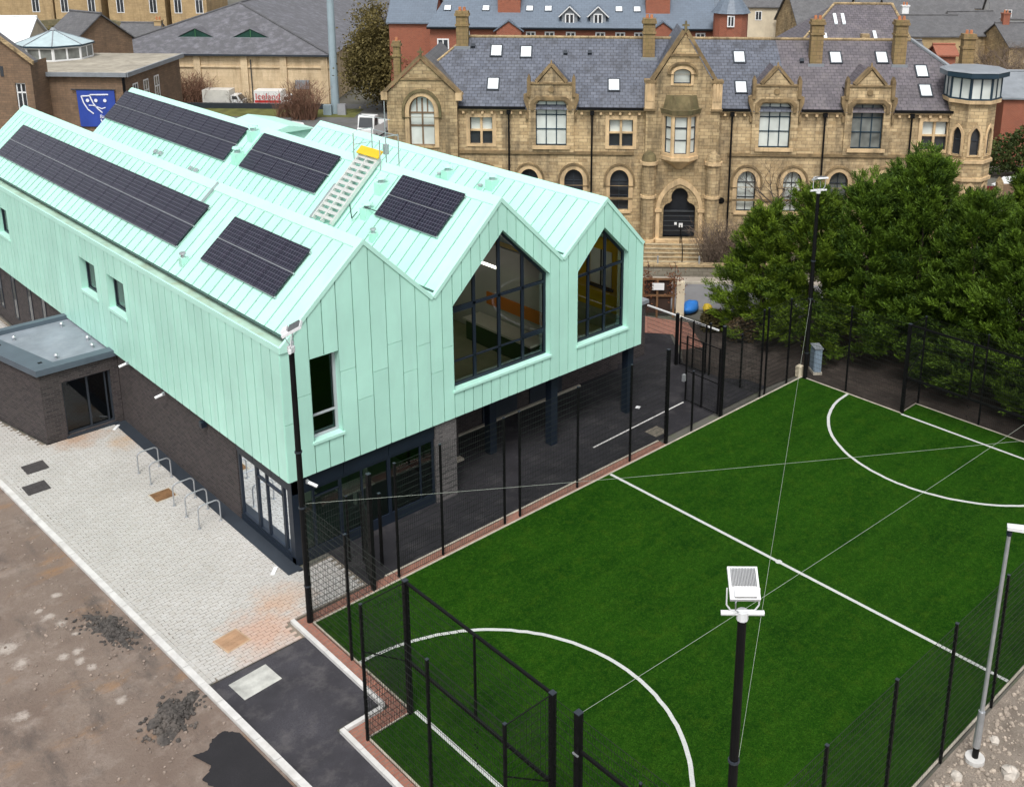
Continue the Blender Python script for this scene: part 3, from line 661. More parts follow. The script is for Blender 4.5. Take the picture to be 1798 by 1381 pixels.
mb = MB(); mb.box(X1-.225, X1-.205, YB+1.5, YB+2.7, 5.0, 6.5); mb.build('interior_window', PANEW, gb); mb = MB(); mb.box(X1-.3, X1-.205, YB+1.4, YB+2.8, 4.86, 4.98); mb.box(X1-.24, X1-.205, YB+2.05, YB+2.13, 5.0, 6.5); mb.build('interior_sill', DARKF, gb)
mb = MB(); mb.box(X1-.6, X1-.21, YB+.9, YB+3.6, ZC+.37, 3.95); mb.build('cupboard', M('grey_unit', (.25,.25,.24), .6, .1, 2), gb)
LIT, t_, b_ = newmat('lit_luminaire'); b_.inputs['Emission Color'].default_value = (1, .95, .85, 1); b_.inputs['Emission Strength'].default_value = 3.2; b_.inputs['Base Color'].default_value = (.8, .8, .78, 1)
for x, y, l in ((-3.9, 5.4, 1.6), (-1.3, 5.4, 1.6), (-3.9, 8.4, 1.6), (-1.3, 8.4, 1.6), (1.4, 4.9, 1.2), (3.0, 4.9, 1.0)):  # partly visible strips, with more added to brighten the dim rooms
    mb = MB(); mb.box(x-.06, x+.06, y-l/2, y+l/2, 7.0, 7.05); mb.build('ceiling_fill_light', LIT, gb)
# ground floor
GY = YB+.14; GX = X0+.14
mb = MB(); mb.box(GX, GX+.3, 6.35, YE-.1, 0, ZC); bw_ = mb.build('brick_wall', BRICKD, gb)
for y0 in (24.2, 26.1, 28.4, 30.6):
    window(gb, [(y0, .7), (y0+.55, .7), (y0+.55, 2.9), (y0, 2.9)], lambda u, v, d: (GX-.03+d, u, v), .05, 0, [], NAVY, PANED, thick=.025)
mb = MB(); mb.box(X0-.30, GX+.05, 2.5, 16.1, 0, .055); mb.build('drainage_channel', DGREY, gb)
mb = MB(); mb.box(GX+.02, -5.72, GY+.02, GY+.22, 0, .3); mb.box(GX, GX+.2, 2.8, 6.34, 0, .26); mb.build('plinth', NAVY, gb)
mb = MB()
for a, b in ((GX+.02, -9.27), (-9.25, -7.57), (-7.55, -5.72)): mb.box(a, b, GY, GY+.2, 2.46, ZC-.003)
mb.build('fascia', NAVY, gb)
mb = MB()
for a, b in ((2.8, 4.0), (4.02, 5.2), (5.22, 6.34)): mb.box(GX+.005, GX+.2, a, b, 2.62, ZC-.003)
mb.build('fascia', NAVY, gb)
window(gb, [(GX+.2, .3), (-5.74, .3), (-5.74, 2.46), (GX+.2, 2.46)], lambda u, v, d: (u, GY+d, v), .08, .02, [((x, .32), (x, 2.44), w_) for x, w_ in ((-10.35, .08), (-9.4, .1), (-8.6, .06), (-7.56, .12), (-6.3, .05))]+[((-10.35, 2.1), (-9.4, 2.1), .06)], NAVY, GLASSG)
window(gb, [(3.0, .26), (6.3, .26), (6.3, 2.62), (3.0, 2.62)], lambda u, v, d: (GX+d, u, v), .09, .02, [((x, .3), (x, 2.6), w_) for x, w_ in ((3.4, .12), (4.45, .07), (5.1, .13))]+[((3.4, 2.2), (5.1, 2.2), .06)], NAVY, GLASSG)
mb = MB(); mb.box(GX, GX+.22, GY, GY+.22, 0, ZC-.005); mb.build('corner_post', NAVY, gb)
mb = MB(); mb.box(-5.7, -4.83, YB+.08, YB+.95, 0, ZC); mb.build('brick_pier', BRICKG, gb)
mb = MB(); mb.box(-4.83, -3.2, 4.75, 4.95, 0, ZC); mb.box(-3.3, 6.9, 6.2, 6.4, 0, ZC-.01); mb.box(-3.3, -3.2, 4.95, 6.2, 0, ZC-.01); mb.box(-4.93, -4.83, YB+.95, 4.75, 0, ZC-.01); mb.build('undercroft_wall', BRICKD, gb)
mb = MB(); mb.box(-4.3, -3.35, 4.69, 4.74, .05, 2.2); dr = mb.build('door', DGREY, gb); mb = MB(); mb.box(-3.75, -3.6, 4.67, 4.69, 1.6, 1.85); mb.build('door_sign', WHITEP, dr)
mb = MB(); mb.box(-.9, .9, 6.13, 6.19, .05, 2.3); mb.box(1.6, 3.4, 6.13, 6.19, .05, 2.3); mb.build('door', DGREY, gb)
mb = MB(); mb.box(-4.8, -3.2, 4.45, 4.68, 0, .09); mb.box(-3.2, 4.4, 6.0, 6.12, 0, .06); mb.build('threshold', CONCD, gb)
for x, y in ((-2.07, 4.24), (.05, 3.17), (4.11, 3.04)):
    mb = MB(); mb.box(x-.16, x+.16, y-.16, y+.16, 0, ZC+.01); mb.build('column', NAVY, gb)
mb = MB(); mb.box(GX+.3, -4.95, GY+.3, 12, .012, .03); mb.build('interior_floor', M('vinyl_floor', (.14, .17, .15), .4, .1, 1), gb)
mb = MB(); mb.box(GX+.31, -4.95, 9.0, 9.1, .03, ZC); mb.build('interior_wall', M('green_interior_wall', (.04, .16, .09), .8, .1, 1), gb)
mb = MB()
for k, (x, y) in enumerate(((-9.6, 5.2), (-7.8, 4.6), (-6.6, 5.8), (-8.9, 6.8))): mb.box(x-.6, x+.6, y-.35, y+.35, .70, .74); mb.box(x-.05, x+.05, y-.05, y+.05, .03, .7)
mb.build('interior_table', COUNT, gb)

# ------------------------------------------------------------------ east wing peeping out past the corner
mb = MB(); ew = thing('bin_store', 'low dark store behind the right end of the mint building', 'outbuilding', (7, 8.5, 0))
mb.box(4.5, 8.9, 6.42, 11.5, 0, 2.55); mb.build('wall', BRICKD, ew); mb = MB(); mb.box(4.4, 9.0, 6.3, 11.6, 2.55, 2.72); mb.build('roof', LEAD, ew)
# ------------------------------------------------------------------ entrance annex
AN = [(-14.0,16.15),(-11.12,16.15),(-11.12,21.3),(-15.0,21.3)]
an = thing('entrance_block', 'dark brick flat roofed entrance block against the long mint wall', 'building', (-12.8, 18.6, 0))
DO = [(-13.25,.12),(-11.42,.12),(-11.42,2.32),(-13.25,2.32)]
mb = MB(); mb.sheet([(-14.0,0),(-11.12,0),(-11.12,2.9),(-14.0,2.9)], [DO], lambda a, b: (a, 16.15, b), lambda a, b: (a, 16.45, b))
for (a, b) in ((3, 0), (2, 3)):
    p, q = AN[a], AN[b]; mb.quad((p[0],p[1],0),(q[0],q[1],0),(q[0],q[1],2.9),(p[0],p[1],2.9))
mb.build('wall', BRICKD, an)
window(an, DO, lambda u, v, d: (u, 16.15+d, v), .07, .12, [((-12.3, .15), (-12.3, 2.3), .07), ((-11.62, .15), (-11.62, 2.3), .05)], DGREY, M_glass('entrance_glass', (.2, .25, .25)), name='glazed_entrance')
mb = MB(); mb.box(-13.9, -11.15, 16.5, 16.55, 0, .02); mb.box(-13.9, -11.2, 19.5, 19.6, .0, 2.8); mb.build('interior_wall', DARKF, an)
mb = MB(); mb.box(-13.3, -11.35, 16.02, 16.14, 0, .1); mb.build('threshold', DGREY, an)
COPE = M('grey_blue_coping', (.085, .11, .135), .45, .1, 1.5); MEMB = M('roof_membrane', (.22, .245, .28), .5, .25, .9, stain=(.35,.37,.4), stain_amt=.5)
O_ = [(-14.12,16.03),(-11.05,16.03),(-11.05,21.42),(-15.16,21.42)]; I_ = [(-13.35,16.5),(-11.2,16.5),(-11.2,21.1),(-14.3,21.1)]
mb = MB(); mb.sheet(O_, [I_], lambda a, b: (a, b, 3.1), lambda a, b: (a, b, 2.86), True); mb.build('coping', COPE, an)
mb = MB(); mb.sheet(I_, [], lambda a, b: (a, b, 2.92)); mb.build('roof', MEMB, an)
for k, (x, y) in enumerate(((-13.0,17.2),(-11.6,17.3),(-11.7,20.4),(-13.6,20.2),(-11.45,18.2))):
    mb = MB(); mb.cyl(x, y, 2.92, 3.06, .05, 8); mb.cyl(x, y, 3.06, 3.12, .09, 8, .05); mb.build('roof_anchor', GALV, an)
for x, y in ((-13.75, 16.75), (-14.35, 19.6)):
    mb = MB(); mb.box(x-.05, x+.1, y-.08, y+.08, 3.1, 3.105); mb.build('rainwater_outlet', BLACK, an)

# ------------------------------------------------------------------ solar arrays
def pv_mat():
    m, t, b = newmat('solar_cells'); u = uvn(t); br = t.nodes.new('ShaderNodeTexBrick'); t.links.new(u, br.inputs['Vector'])
    for k, v in (('Scale', 1), ('Brick Width', .15), ('Row Height', .15), ('Mortar Size', .006), ('Mortar Smooth', .2), ('Bias', 0)): br.inputs[k].default_value = v
    br.offset = 0; br.inputs['Color1'].default_value = (.008, .009, .02, 1); br.inputs['Color2'].default_value = (.014, .012, .026, 1); br.inputs['Mortar'].default_value = (.10, .10, .13, 1)
    t.links.new(br.outputs[0], b.inputs['Base Color']); b.inputs['Roughness'].default_value = .25; b.inputs['Specular IOR Level'].default_value = .35; return m
PV = pv_mat(); PVF = M('panel_edge', (.02, .02, .024), .4, .1, 3)
protos = {}
def array(i, s0, y0, nc, label):
    f, L, (dx, dz) = SLf(i); pw, ph, gx, gy = 1.2, .885, .037, .045
    base = pt(f, s0, y0+nc*pw/2, 0); t = thing('solar_array', label, 'solar panels', tuple(base), 'solar arrays on the mint roofs')
    for r in range(2):
        for c in range(nc):
            mb = MB(f); s = s0+r*(ph+gy); y = y0+c*(pw+gx)
            key = i
            if key not in protos:
                mb.box(s, s+ph, y, y+pw, .10, .14); o = mb.build('solar_panel', PV, t); protos[key] = (o, s, y, t)
            else:
                src, ss, yy, tt = protos[key]; o = src.copy(); COL.objects.link(o); o.parent = t
                off = pt(f, s, y, 0)-pt(f, ss, yy, 0)
                o.location = Vector(off)-Vector(BASE[t.name]-BASE[tt.name])
    W_ = nc*(pw+gx)
    for s in (s0-.02, s0+ph-.0, s0+2*ph+gy-.12):
        mb = MB(f); mb.box(s, s+.05, y0-.03, y0+W_+.02, .02, .098); mb.build('rail', PANELGREY, t)
array(0, 1.24, 11.25, 16, 'longest dark solar array on the roof nearest the brick entrance block')
array(0, 1.24, 4.38, 4, 'two by four solar array on the near roof close to the front gable')
array(2, 1.93, 19.7, 11, 'long solar array high on the middle roof near its far end')
array(2, 1.93, 12.1, 5, 'medium solar array left of the roof stair on the middle roof')
array(2, 1.95, 4.2, 3, 'smallest solar array on the middle roof near the front gable')
# roof stair and access rail
f2, L2, _ = SLf(2)
st = thing('roof_stair', 'white metal roof stair leading up the middle roof between solar arrays', 'stair', tuple(pt(f2, 1.0, 10.3, 0)))
ALU = M('aluminium', (.62, .62, .60), .45, .08, 3, metal=.3)
for y in (9.66, 10.3, 10.92):
    mb = MB(f2); mb.box(.95, 4.1, y-.045, y+.045, .12, .26); mb.build('stringer', ALU, st)
for k in range(12):
    s = 1.08+k*.255; src = None
    for y0, y1 in ((9.71, 10.25), (10.35, 10.87)):
        mb = MB(f2); mb.box(s, s+.13, y0, y1, .2, .25); mb.build('tread', ALU, st)
mb = MB(f2); mb.box(4.0, 4.35, 9.55, 11.0, .3, .36); pl = mb.build('top_step', M('yellow_step', (.75, .45, .02), .6, .08, 3), st)
rl = thing('access_railing', 'grey tubular guard rail at the ridge above the roof stair', 'railing', tuple(pt(f2, 4.1, 10.3, 0)))
z0 = SEC[3][1]; xr = SEC[3][0]
for y in (9.4, 11.2):
    mb = MB(); mb.path([(xr-.25, y, z0-.2), (xr-.25, y, z0+.95), (xr-.1, y, z0+1.05), (xr+.6, y, z0+1.05), (xr+.6, y, z0-.3)], .022, 6); mb.build('rail_hoop', GALV, rl)
mb = MB(); mb.path([(xr-.25, 11.2, z0+.5), (xr+.6, 11.2, z0+.5)], .016); mb.path([(xr+.6, 9.4, z0+1.0), (xr+.6, 11.2, z0+1.0)], .02); mb.build('cross_rail', GALV, rl)
am = thing('aerial_mast', 'thin aerial mast with a cross bar above the roof stair', 'mast', (xr+.7, 10.4, z0-.3))
mb = MB(); mb.path([(xr+.7, 10.4, z0-.35), (xr+.7, 10.4, z0+2.2)], .022); mb.build('pole', GALV, am)
mb = MB(); mb.path([(xr+.3, 11.6, z0+1.55), (xr+.75, 10.1, z0+1.5)], .014); mb.build('cross_bar', GALV, am)
mb = MB(); mb.box(xr+.62, xr+.78, 10.3, 10.5, z0+.1, z0+.5); mb.build('junction_box', GALV, am)
# vents
def vent(i, s, y, h, label, small=False):
    f, L, (dx, dz) = SLf(i); b = pt(f, s, y, 0); x, z = b[0], b[2]; r = .09 if small else .16
    t = thing('roof_vent', label, 'roof vent', tuple(b), 'vents on the mint roofs')
    mb = MB(); mb.box(x-r*1.3, x+r*1.3, y-r*1.3, y+r*1.3, z-.25, z+h*.55); mb.build('upstand', MINT, t)
    mb = MB(); mb.cyl(x, y, z+h*.55, z+h*.85, r*.8, 10); mb.build('pipe', GALV, t)
    mb = MB(); mb.cyl(x, y, z+h*.85, z+h, r*1.35, 10, r*1.2); mb.build('cowl', MINTTRIM if not small else GALV, t)
vent(2, 3.45, 19.0, .55, 'roof vent at the top right end of the far solar array')
vent(2, 2.2, 18.85, .6, 'roof vent in the gap between the two left arrays on the middle roof')
vent(2, 3.0, 8.6, .5, 'roof vent right of the top of the roof stair')
vent(2, 1.9, 8.4, .45, 'roof vent right of the foot of the roof stair, with cable')
vent(2, 1.1, 7.2, .4, 'slim roof vent low on the middle roof below the smallest array', True)
vent(4, 1.9, 11.3, .5, 'roof vent left of the pair on the third roof')
vent(4, 2.05, 8.5, .5, 'roof vent right of the pair on the third roof')
vent(4, 1.75, 11.75, .22, 'stubby roof vent beside the left vent of the third roof', True)
vent(4, 1.75, 9.0, .22, 'stubby roof vent beside the right vent of the third roof', True)
vent(0, .85, 10.2, .4, 'slim roof vent between the two near solar arrays', True)
for k, (s, y, lb) in enumerate(((1.2, 25.5, 'pair of small grey cable clips on the far middle roof'), (1.05, 21.5, 'pair of small grey cable clips nearer on the middle roof'))):
    t = thing('cable_clip', lb, 'roof fitting', tuple(pt(f2, s, y, 0)))
    for dy in (-.3, .25):
        mb = MB(f2); mb.box(s-.1, s+.1, y+dy-.13, y+dy+.13, 0, .12); mb.build('clip', GALV, t)
f0, L0, _ = SLf(0)
mb = MB(f0); mb.box(2.6, 4.0, 11.92, 12.0, .02, .1); mb.build('roof_cable_tray', GALV, label='grey cable tray running to the ridge behind the longest solar array', cat='cable tray')
mb = MB(f2); mb.box(.6, 2.6, 12.0-.75, 12.0-.66, .02, .1); mb.build('roof_cable_tray', GALV, label='grey cable tray left of the roof stair', cat='cable tray')
mb = MB(f2); mb.path([(2.0, 9.6, .1), (1.7, 9.2, .1), (1.5, 8.9, .12), (1.75, 8.6, .3)], .02); mb.build('roof_cable', DGREY, label='dark looped cable between the roof stair and a vent', cat='cable')
mb = MB(f2); mb.path([(2.0, 8.35, .35), (2.1, 7.85, .1)], .02); mb.build('roof_cable', DGREY, label='dark cable from a vent to the smallest solar array', cat='cable')
# rear raised mint box behind ridge
mb = MB(); mb.box(.6, 3.4, 25.5, 29.5, 0, 8.5); mb.prism([(.4,25.3,8.5),(3.6,25.3,8.5),(2.0,25.3,8.85)], (0,4.4,0)); mb.build('rear_mint_block', MINTTRIM, label='small pale mint roof showing behind the middle ridge', cat='building')
# cctv
def cctv(p, d, label):
    t = thing('security_camera', label, 'camera', p, 'white security cameras'); x, y, z = p
    mb = MB(); mb.box(x-.04, x+.04, y-.04, y+.04, z-.05, z+.06); mb.build('bracket', GALV, t)
    e = Vector(p)+Vector(d)*.34; mb = MB(); mb.tube(Vector(p)+Vector(d)*.04, e, .052, 8); mb.build('body', WHITEP, t)
cctv((-10.65, YB-.06, 2.86), (.55, -.75, -.35), 'white security camera under the near corner of the mint cladding')
cctv((X0-.06, 11.4, 2.9), (-.8, .3, -.3), 'white security camera under the long mint wall near the bicycle hoops')
cctv((X0-.06, 14.6, 3.05), (-.8, .3, -.3), 'white security camera on the mint wall next to the entrance block')
mb = MB(); mb.box(X0-.1, X0+.1, 8.3, 8.5, 2.72, 2.92); mb.build('wall_light', NAVY, label='small dark wall light under the long mint cladding', cat='wall light')

# ================================================================== FENCES, POSTS, LAMPS
MESHW = M('mesh_wire', (.012, .014, .013), .4, .1, 3)
def hwire(mb, p, q, r):               # four-sided wire without caps
    mb.tube(p, q, r, 4, None, False)
def mesh_panel(parent, p, q, z0, z1, gap=.03):
    p = Vector((p[0], p[1], 0)); q = Vector((q[0], q[1], 0)); d = (q-p); L = d.length; d.normalize(); a = p+d*gap; L -= 2*gap
    mb = MB(); n = max(2, int(L/.075))
    for i in range(n+1):
        c = a+d*(L*i/n); hwire(mb, (c.x, c.y, z0), (c.x, c.y, z1), .0033)
    m = int((z1-z0)/.2); e = a+d*L
    for j in range(m+1):
        z = z0+(z1-z0)*j/m
        hwire(mb, (a.x, a.y, z), (e.x, e.y, z), .0062)
    return mb.build('mesh_panel', MESHW, parent, uv=False)
def post(parent, x, y, h, w_=.06, z0=0, name='post'):
    mb = MB(); mb.box(x-w_/2, x+w_/2, y-w_/2, y+w_/2, z0, h); o = mb.build(name, BLACK, parent)
    mb = MB(); mb.box(x-w_/2-.006, x+w_/2+.006, y-w_/2-.006, y+w_/2+.006, h, h+.02); mb.build('cap', DGREY, o)
    mb = MB()
    for k in range(int((h-.3)/.45)):
        z = .3+k*.45; mb.box(x-.02, x+.02, y-w_/2-.018, y-w_/2, z, z+.035); mb.box(x-w_/2-.018, x-w_/2, y-.02, y+.02, z+.1, z+.135)
    mb.build('clamps', BLACK, o, kind='stuff')
    return o
H = 3.9
def fence(label, posts, panels, loc, h=H, group='black mesh fences round the pitch', thick=()):
    t = thing('mesh_fence', label, 'fence', loc, group)
    for k, (x, y) in enumerate(posts): post(t, x, y, h, .115 if k in thick else .062)
    for p, q in panels: mesh_panel(t, p, q, .06, h-.03)
    return t
Y = .14
nx_ = [-12.05,-10.03]
fence('short black mesh fence over the paving beside the left floodlight pole', [(-10.03,Y)], [((-12.1,Y),(-10.03,Y))], (-11,Y,0), thick=(0,))
fx = [-9.12,-7.44,-4.88,-4.21,-1.52,1.19,3.21]
fence('black mesh fence between the pitch and the asphalt path by the mint building', [(x,Y) for x in fx], [((a,Y),(b,Y)) for a, b in zip(fx[:-1], fx[1:]) if b-a > .8], (-3,Y,0), thick=(6,))
fx = [6.57,9.20,9.53,11.13]
fence('black mesh fence at the far corner of the pitch, right of the gate', [(x,Y) for x in fx], [((6.57,Y),(9.2,Y)),((9.53,Y),(11.13,Y)),((11.13,Y),(12.1,Y))], (9.3,Y,0), thick=(0,))
XN = -12.2
fence('black mesh fence at the near end between the left floodlight pole and the goal', [(XN,-2.05)], [((XN,.05),(XN,-2.05)),((XN,-2.05),(XN,-4.68))], (XN,-2.3,0))
# near goal cage
def cage(label, xg, xb, side):
    t = thing('goal_cage', label, 'goal', ((xg+xb)/2, -7.4, 0), 'goal recesses at each end of the pitch')
    for y in (-4.75, -10.04): post(t, xg, y, H, .12, name='goal_post')
    for y in (-4.79, -7.41, -10.02): post(t, xb, y, H, .062)
    mb = MB(); mb.box(xg-.03, xg+.03, -10.0, -4.8, H-.06, H); mb.build('top_rail', BLACK, t)
    mb = MB(); mb.box(xg-.035, xg+.035, -9.98, -4.82, 1.56, 1.63); mb.build('crossbar', BLACK, t)
    post(t, xg, -7.43, H-.06, .05, 1.63, 'hanger')
    mesh_panel(t, (xg,-4.8), (xg,-7.41), 1.66, H-.08); mesh_panel(t, (xg,-7.45), (xg,-10.0), 1.66, H-.08)
    for a, b in ((-4.79,-7.41),(-7.41,-10.02)): mesh_panel(t, (xb,a), (xb,b), .06, H-.03)
    for y in (-4.77, -10.03):
        mesh_panel(t, (xg,y), (xb,y), .06, H-.03)
        mb = MB(); mb.tube((xg,y,H-.03), (xb,y,H-.03), .014, 6); mb.build('side_rail', BLACK, t)
    for yb_ in (-10.0, -4.8): mb = MB(); mb.tube((xb,yb_,2.6), (xg,yb_,1.6), .016, 6); mb.build('brace', BLACK, t)
cage('black mesh goal recess at the near end of the pitch', XN, -13.5, -1)
t = thing('maintenance_gate', 'black mesh double gate with a rail right of the near goal', 'gate', (XN,-12.8,0))
post(t, XN, -10.82, H, .14, name='gate_post'); post(t, XN, -12.55, H-.55, .05); 
mb = MB(); mb.box(XN-.03, XN+.03, -14.6, -10.9, 2.95, 3.02); mb.build('mid_rail', BLACK, t)
mb = MB(); mb.box(XN-.1, XN-.06, -10.9, -10.74, 2.9, 2.93); mb.build('slide_bolt', GALV, t)
mesh_panel(t, (XN,-10.9), (XN,-12.55), .06, H-.1); mesh_panel(t, (XN,-12.55), (XN,-14.6), .06, H-.1); mesh_panel(t, (XN,-10.1), (XN,-10.76), .06, H-.1)
rx = [12.2-2.683*i for i in range(10)]
fence('long black mesh fence along the rubble on the right side of the pitch', [(x,-14.8) for x in rx[:-1]], [((a,-14.8),(b,-14.8)) for a, b in zip(rx[:-1], rx[1:])], (0,-14.8,0))
XF = 12.2
fence('black mesh fence at the far end in front of the conifers, left of the goal', [(XF,-2.12)], [((XF,-.05),(XF,-2.12)),((XF,-2.12),(XF,-4.68))], (XF,-2.4,0))
cage('black mesh goal recess at the far end before the conifers', XF, 13.42, 1)
fence('black mesh fence at the far end, right of the goal', [(XF,-12.4)], [((XF,-10.1),(XF,-12.4)),((XF,-12.4),(XF,-14.75))], (XF,-12.4,0))
# gates on the path side
def leaf(parent, p, q, z0, z1, name='gate_leaf', r=.03):
    mb = MB(); P_, Q_ = Vector((*p, 0)), Vector((*q, 0))
    for a in (P_, Q_, (P_+Q_)/2): mb.box(a.x-r, a.x+r, a.y-r, a.y+r, z0, z1)
    for z in (z0, z1-2*r, z0+(z1-z0)*.45): 
        mb.tube((P_.x, P_.y, z+r), (Q_.x, Q_.y, z+r), r*.8, 4)
    o = mb.build(name, BLACK, parent); mesh_panel(parent, p, q, z0+.05, z1-.05); return o
t = thing('open_gate', 'black mesh gate standing open on the path side of the pitch', 'gate', (6.5,1,0))
leaf(t, (6.5,.25), (6.55,1.98), .08, 2.95); mb = MB(); mb.box(6.3,6.44,1.9,2.0,1.0,1.3); mb.build('latch', GALV, t)
leaf(t, (4.74,.14), (4.9,1.7), .08, 2.6) if False else post(t, 4.74, .14, 2.55, .06, name='drop_bolt_post')
t = thing('pedestrian_gate', 'black mesh gate standing open by the glazed corner of the mint building', 'gate', (-9.7,.9,0))
leaf(t, (-10.02,.28), (-9.45,1.55), .08, 2.5); post(t, -9.12, 1.05, 2.5, .08, name='gate_post'); post(t, -9.75, 1.9, 2.3, .06)
t = thing('side_fence', 'low black mesh fence with a white top rail beside the store', 'fence', (9.3,2.5,0))
for y in (1.25, 2.95): post(t, 9.3, y, 2.45, .06)
post(t, 9.12, 4.69, 2.45, .12)
for a, b in ((.2,1.25),(1.25,2.95),(2.95,4.6)): mesh_panel(t, (9.3,a), (9.25,b), .06, 2.4)
mb = MB(); mb.box(9.78,9.84,2.9,7.1,1.97,2.03); mb.build('top_rail', WHITEP, t); mesh_panel(t, (9.81,2.9), (9.81,7.1), .5, 1.97)
leaf(t, (9.15,4.5), (9.2,3.1), .1, 2.35)

# ------------------------------------------------------------------ floodlights and lamps
LAMPW = M('white_lamp_body', (.68, .69, .70), .4, .05, 3); FIN = M('heat_sink', (.20, .21, .22), .4, .1, 5, metal=.5)
def floodlight(x, y, h, az, label, tilt=35, wide=.48):
    t = thing('floodlight', label, 'floodlight', (x, y, 0), 'floodlights at the corners of the pitch')
    mb = MB(); mb.tube((x,y,0), (x,y,h), .095, 12, .075); pole = mb.build('pole', BLACK, t)
    mb = MB(); mb.box(x-.13, x+.13, y-.13, y+.13, .0, .03); mb.build('base_plate', DGREY, t)
    for z in (1.2, 3.7, 5.4): 
        mb = MB(); mb.cyl(x, y, z, z+.05, .105, 10); mb.build('band', DGREY, pole)
    ca, sa = math.cos(az), math.sin(az)
    f = frame(x, y, h, az)             # local +x points towards the pitch
    mb = MB(f); mb.tube((0,-.36,.06), (0,.36,.06), .045, 10); mb.build('cross_arm', LAMPW, t)
    mb = MB(f); mb.cyl(0, 0, -.06, .1, .1, 10); mb.build('pole_cap', LAMPW, t)
    mb = MB(f); mb.path([(.05,-.27,.5), (.02,-.27,.2), (.0,-.2,.11), (.0,.2,.11), (.02,.27,.2), (.05,.27,.5)], .014); mb.build('bracket', LAMPW, t)
    a = R(tilt)
    def hf(p):                         # head plane tilted downwards towards the pitch
        q = np.empty_like(p); q[:,0] = .02+p[:,0]*math.cos(a)-p[:,2]*math.sin(a); q[:,1] = p[:,1]; q[:,2] = .52+p[:,0]*math.sin(a)+p[:,2]*math.cos(a); return f(q)
    mb = MB(hf); mb.prism([(-.22,-wide/2,0),(.34,-wide/2,0),(.34,wide/2,0),(-.22,wide/2,0)], (0,0,.07)); head = mb.build('lamp_head', LAMPW, t)
    mb = MB(hf)
    for k in range(17):
        y_ = -wide/2+.05+k*(wide-.1)/16; mb.box(.0, .3, y_-.005, y_+.005, .07, .12)
    mb.build('cooling_fins', FIN, head)
    mb = MB(hf); mb.box(-.2, -.03, -wide*.36, wide*.36, .07, .15); mb.build('driver_box', LAMPW, head)
    mb = MB(hf); mb.box(-.18, .31, -wide*.43, wide*.43, -.012, 0); mb.build('lens', M_pane('lamp_lens', (.3,.31,.32)), head)
    mb = MB(f); mb.path([(-.14,.08,.52), (-.2,.16,.4), (-.12,.14,.2), (-.02,.06,.08)], .012); mb.build('cable', GALV, t)
floodlight(-12.18, .15, 8.42, R(-35), 'floodlight on the left black pole in front of the mint corner', 28)
floodlight(12.15, -.12, 8.45, R(-120), 'floodlight on the far black pole against the conifers', 20)
floodlight(-12.25, -14.72, 8.35, R(46), 'white floodlight on the near black pole at the bottom of the picture', 32, .5)
t = thing('street_lamp', 'grey steel street lamp on the rubble at the right', 'street lamp', (-3.24,-15.34,0))
mb = MB(); mb.tube((-3.24,-15.34,.0), (-3.24,-15.34,.12), .23, 14); mb.build('concrete_footing', CONC, t)
mb = MB(); mb.tube((-3.24,-15.34,.1), (-3.24,-15.35,.5), .075, 12); mb.build('black_sleeve', BLACK, t)
mb = MB(); mb.tube((-3.24,-15.34,.42), (-3.24,-15.36,1.45), .09, 12, .08); mb.build('base_column', GALV, t)
mb = MB(); mb.tube((-3.24,-15.36,1.45), (-3.2,-15.42,6.2), .052, 12, .045); mb.build('pole', GALV, t)
mb = MB(); mb.tube((-3.2,-15.42,6.2), (-3.2,-15.42,6.32), .06, 10); mb.build('collar', NAVY, t)
mb = MB(frame(-3.2, -15.42, 6.36, R(-62))); mb.prism([(-.06,-.09,0),(.9,-.13,.04),(.98,0,.04),(.9,.13,.04),(-.06,.09,0)], (0,0,.08)); mb.build('lantern', LAMPW, t)
def wire(p, q, sag, label):
    mb = MB(); P_, Q_ = Vector(p), Vector(q); n = 28
    pts = [P_.lerp(Q_, i/n)-Vector((0,0,sag*4*(i/n)*(1-i/n))) for i in range(n+1)]
    mb.path([tuple(a) for a in pts], .0042, 4); mb.build('span_wire', M('pale_wire', (.36, .40, .34), .5, .1, 3), label=label, cat='wire', group='wires strung across the pitch')
wire((-12.1,.1,3.82), (12.15,-14.75,3.3), .12, 'pale wire strung from the left floodlight pole across the pitch')
wire((12.12,-.15,3.75), (-12.2,-14.65,4.0), .1, 'pale wire strung from the far floodlight pole to the near one')
wire((-12.15,-10.86,3.9), (12.2,-12.0,4.3), .15, 'thin pale wire strung from the gate post beside the near goal')

# ------------------------------------------------------------------ bicycle hoops, cabinet
hoopy = [(11.65,'fifth bicycle hoop, the farthest from the glazed corner'),(10.6,'fourth bicycle hoop from the glazed corner'),(8.7,'middle bicycle hoop, just right of the rusty cover'),(7.74,'second bicycle hoop from the glazed corner'),(6.78,'bicycle hoop nearest the glazed corner')]
for y, lb in hoopy:
    t = thing('bicycle_hoop', 'bare steel '+lb, 'bicycle stand', (-12,y,.04), 'bicycle hoops on the paving')
    a, b, h = -12.38, -11.63, .84; pts = [(a,y,.03),(a,y,h-.16)]+[(a+.16-.16*math.cos(u), y, h-.16+.16*math.sin(u)) for u in np.linspace(.2,1.57,5)]+[(b-.16+.16*math.sin(u), y, h-.16+.16*math.cos(u)) for u in np.linspace(0,1.4,5)]+[(b,y,h-.16),(b,y,.03)]
    mb = MB(); mb.path(pts, .025, 8); mb.build('tube', GALV, t)
    for x in (a, b): mb = MB(); mb.cyl(x, y, .03, .05, .06, 10); mb.build('foot_plate', GALV, t)
t = thing('electrical_cabinet', 'blue grey electrical cabinet by the far corner of the pitch', 'cabinet', (13.05,0,0))
BG = M('blue_grey_cabinet', (.22, .29, .36), .5, .12, 4, stain=(.4,.42,.42), stain_amt=.5)
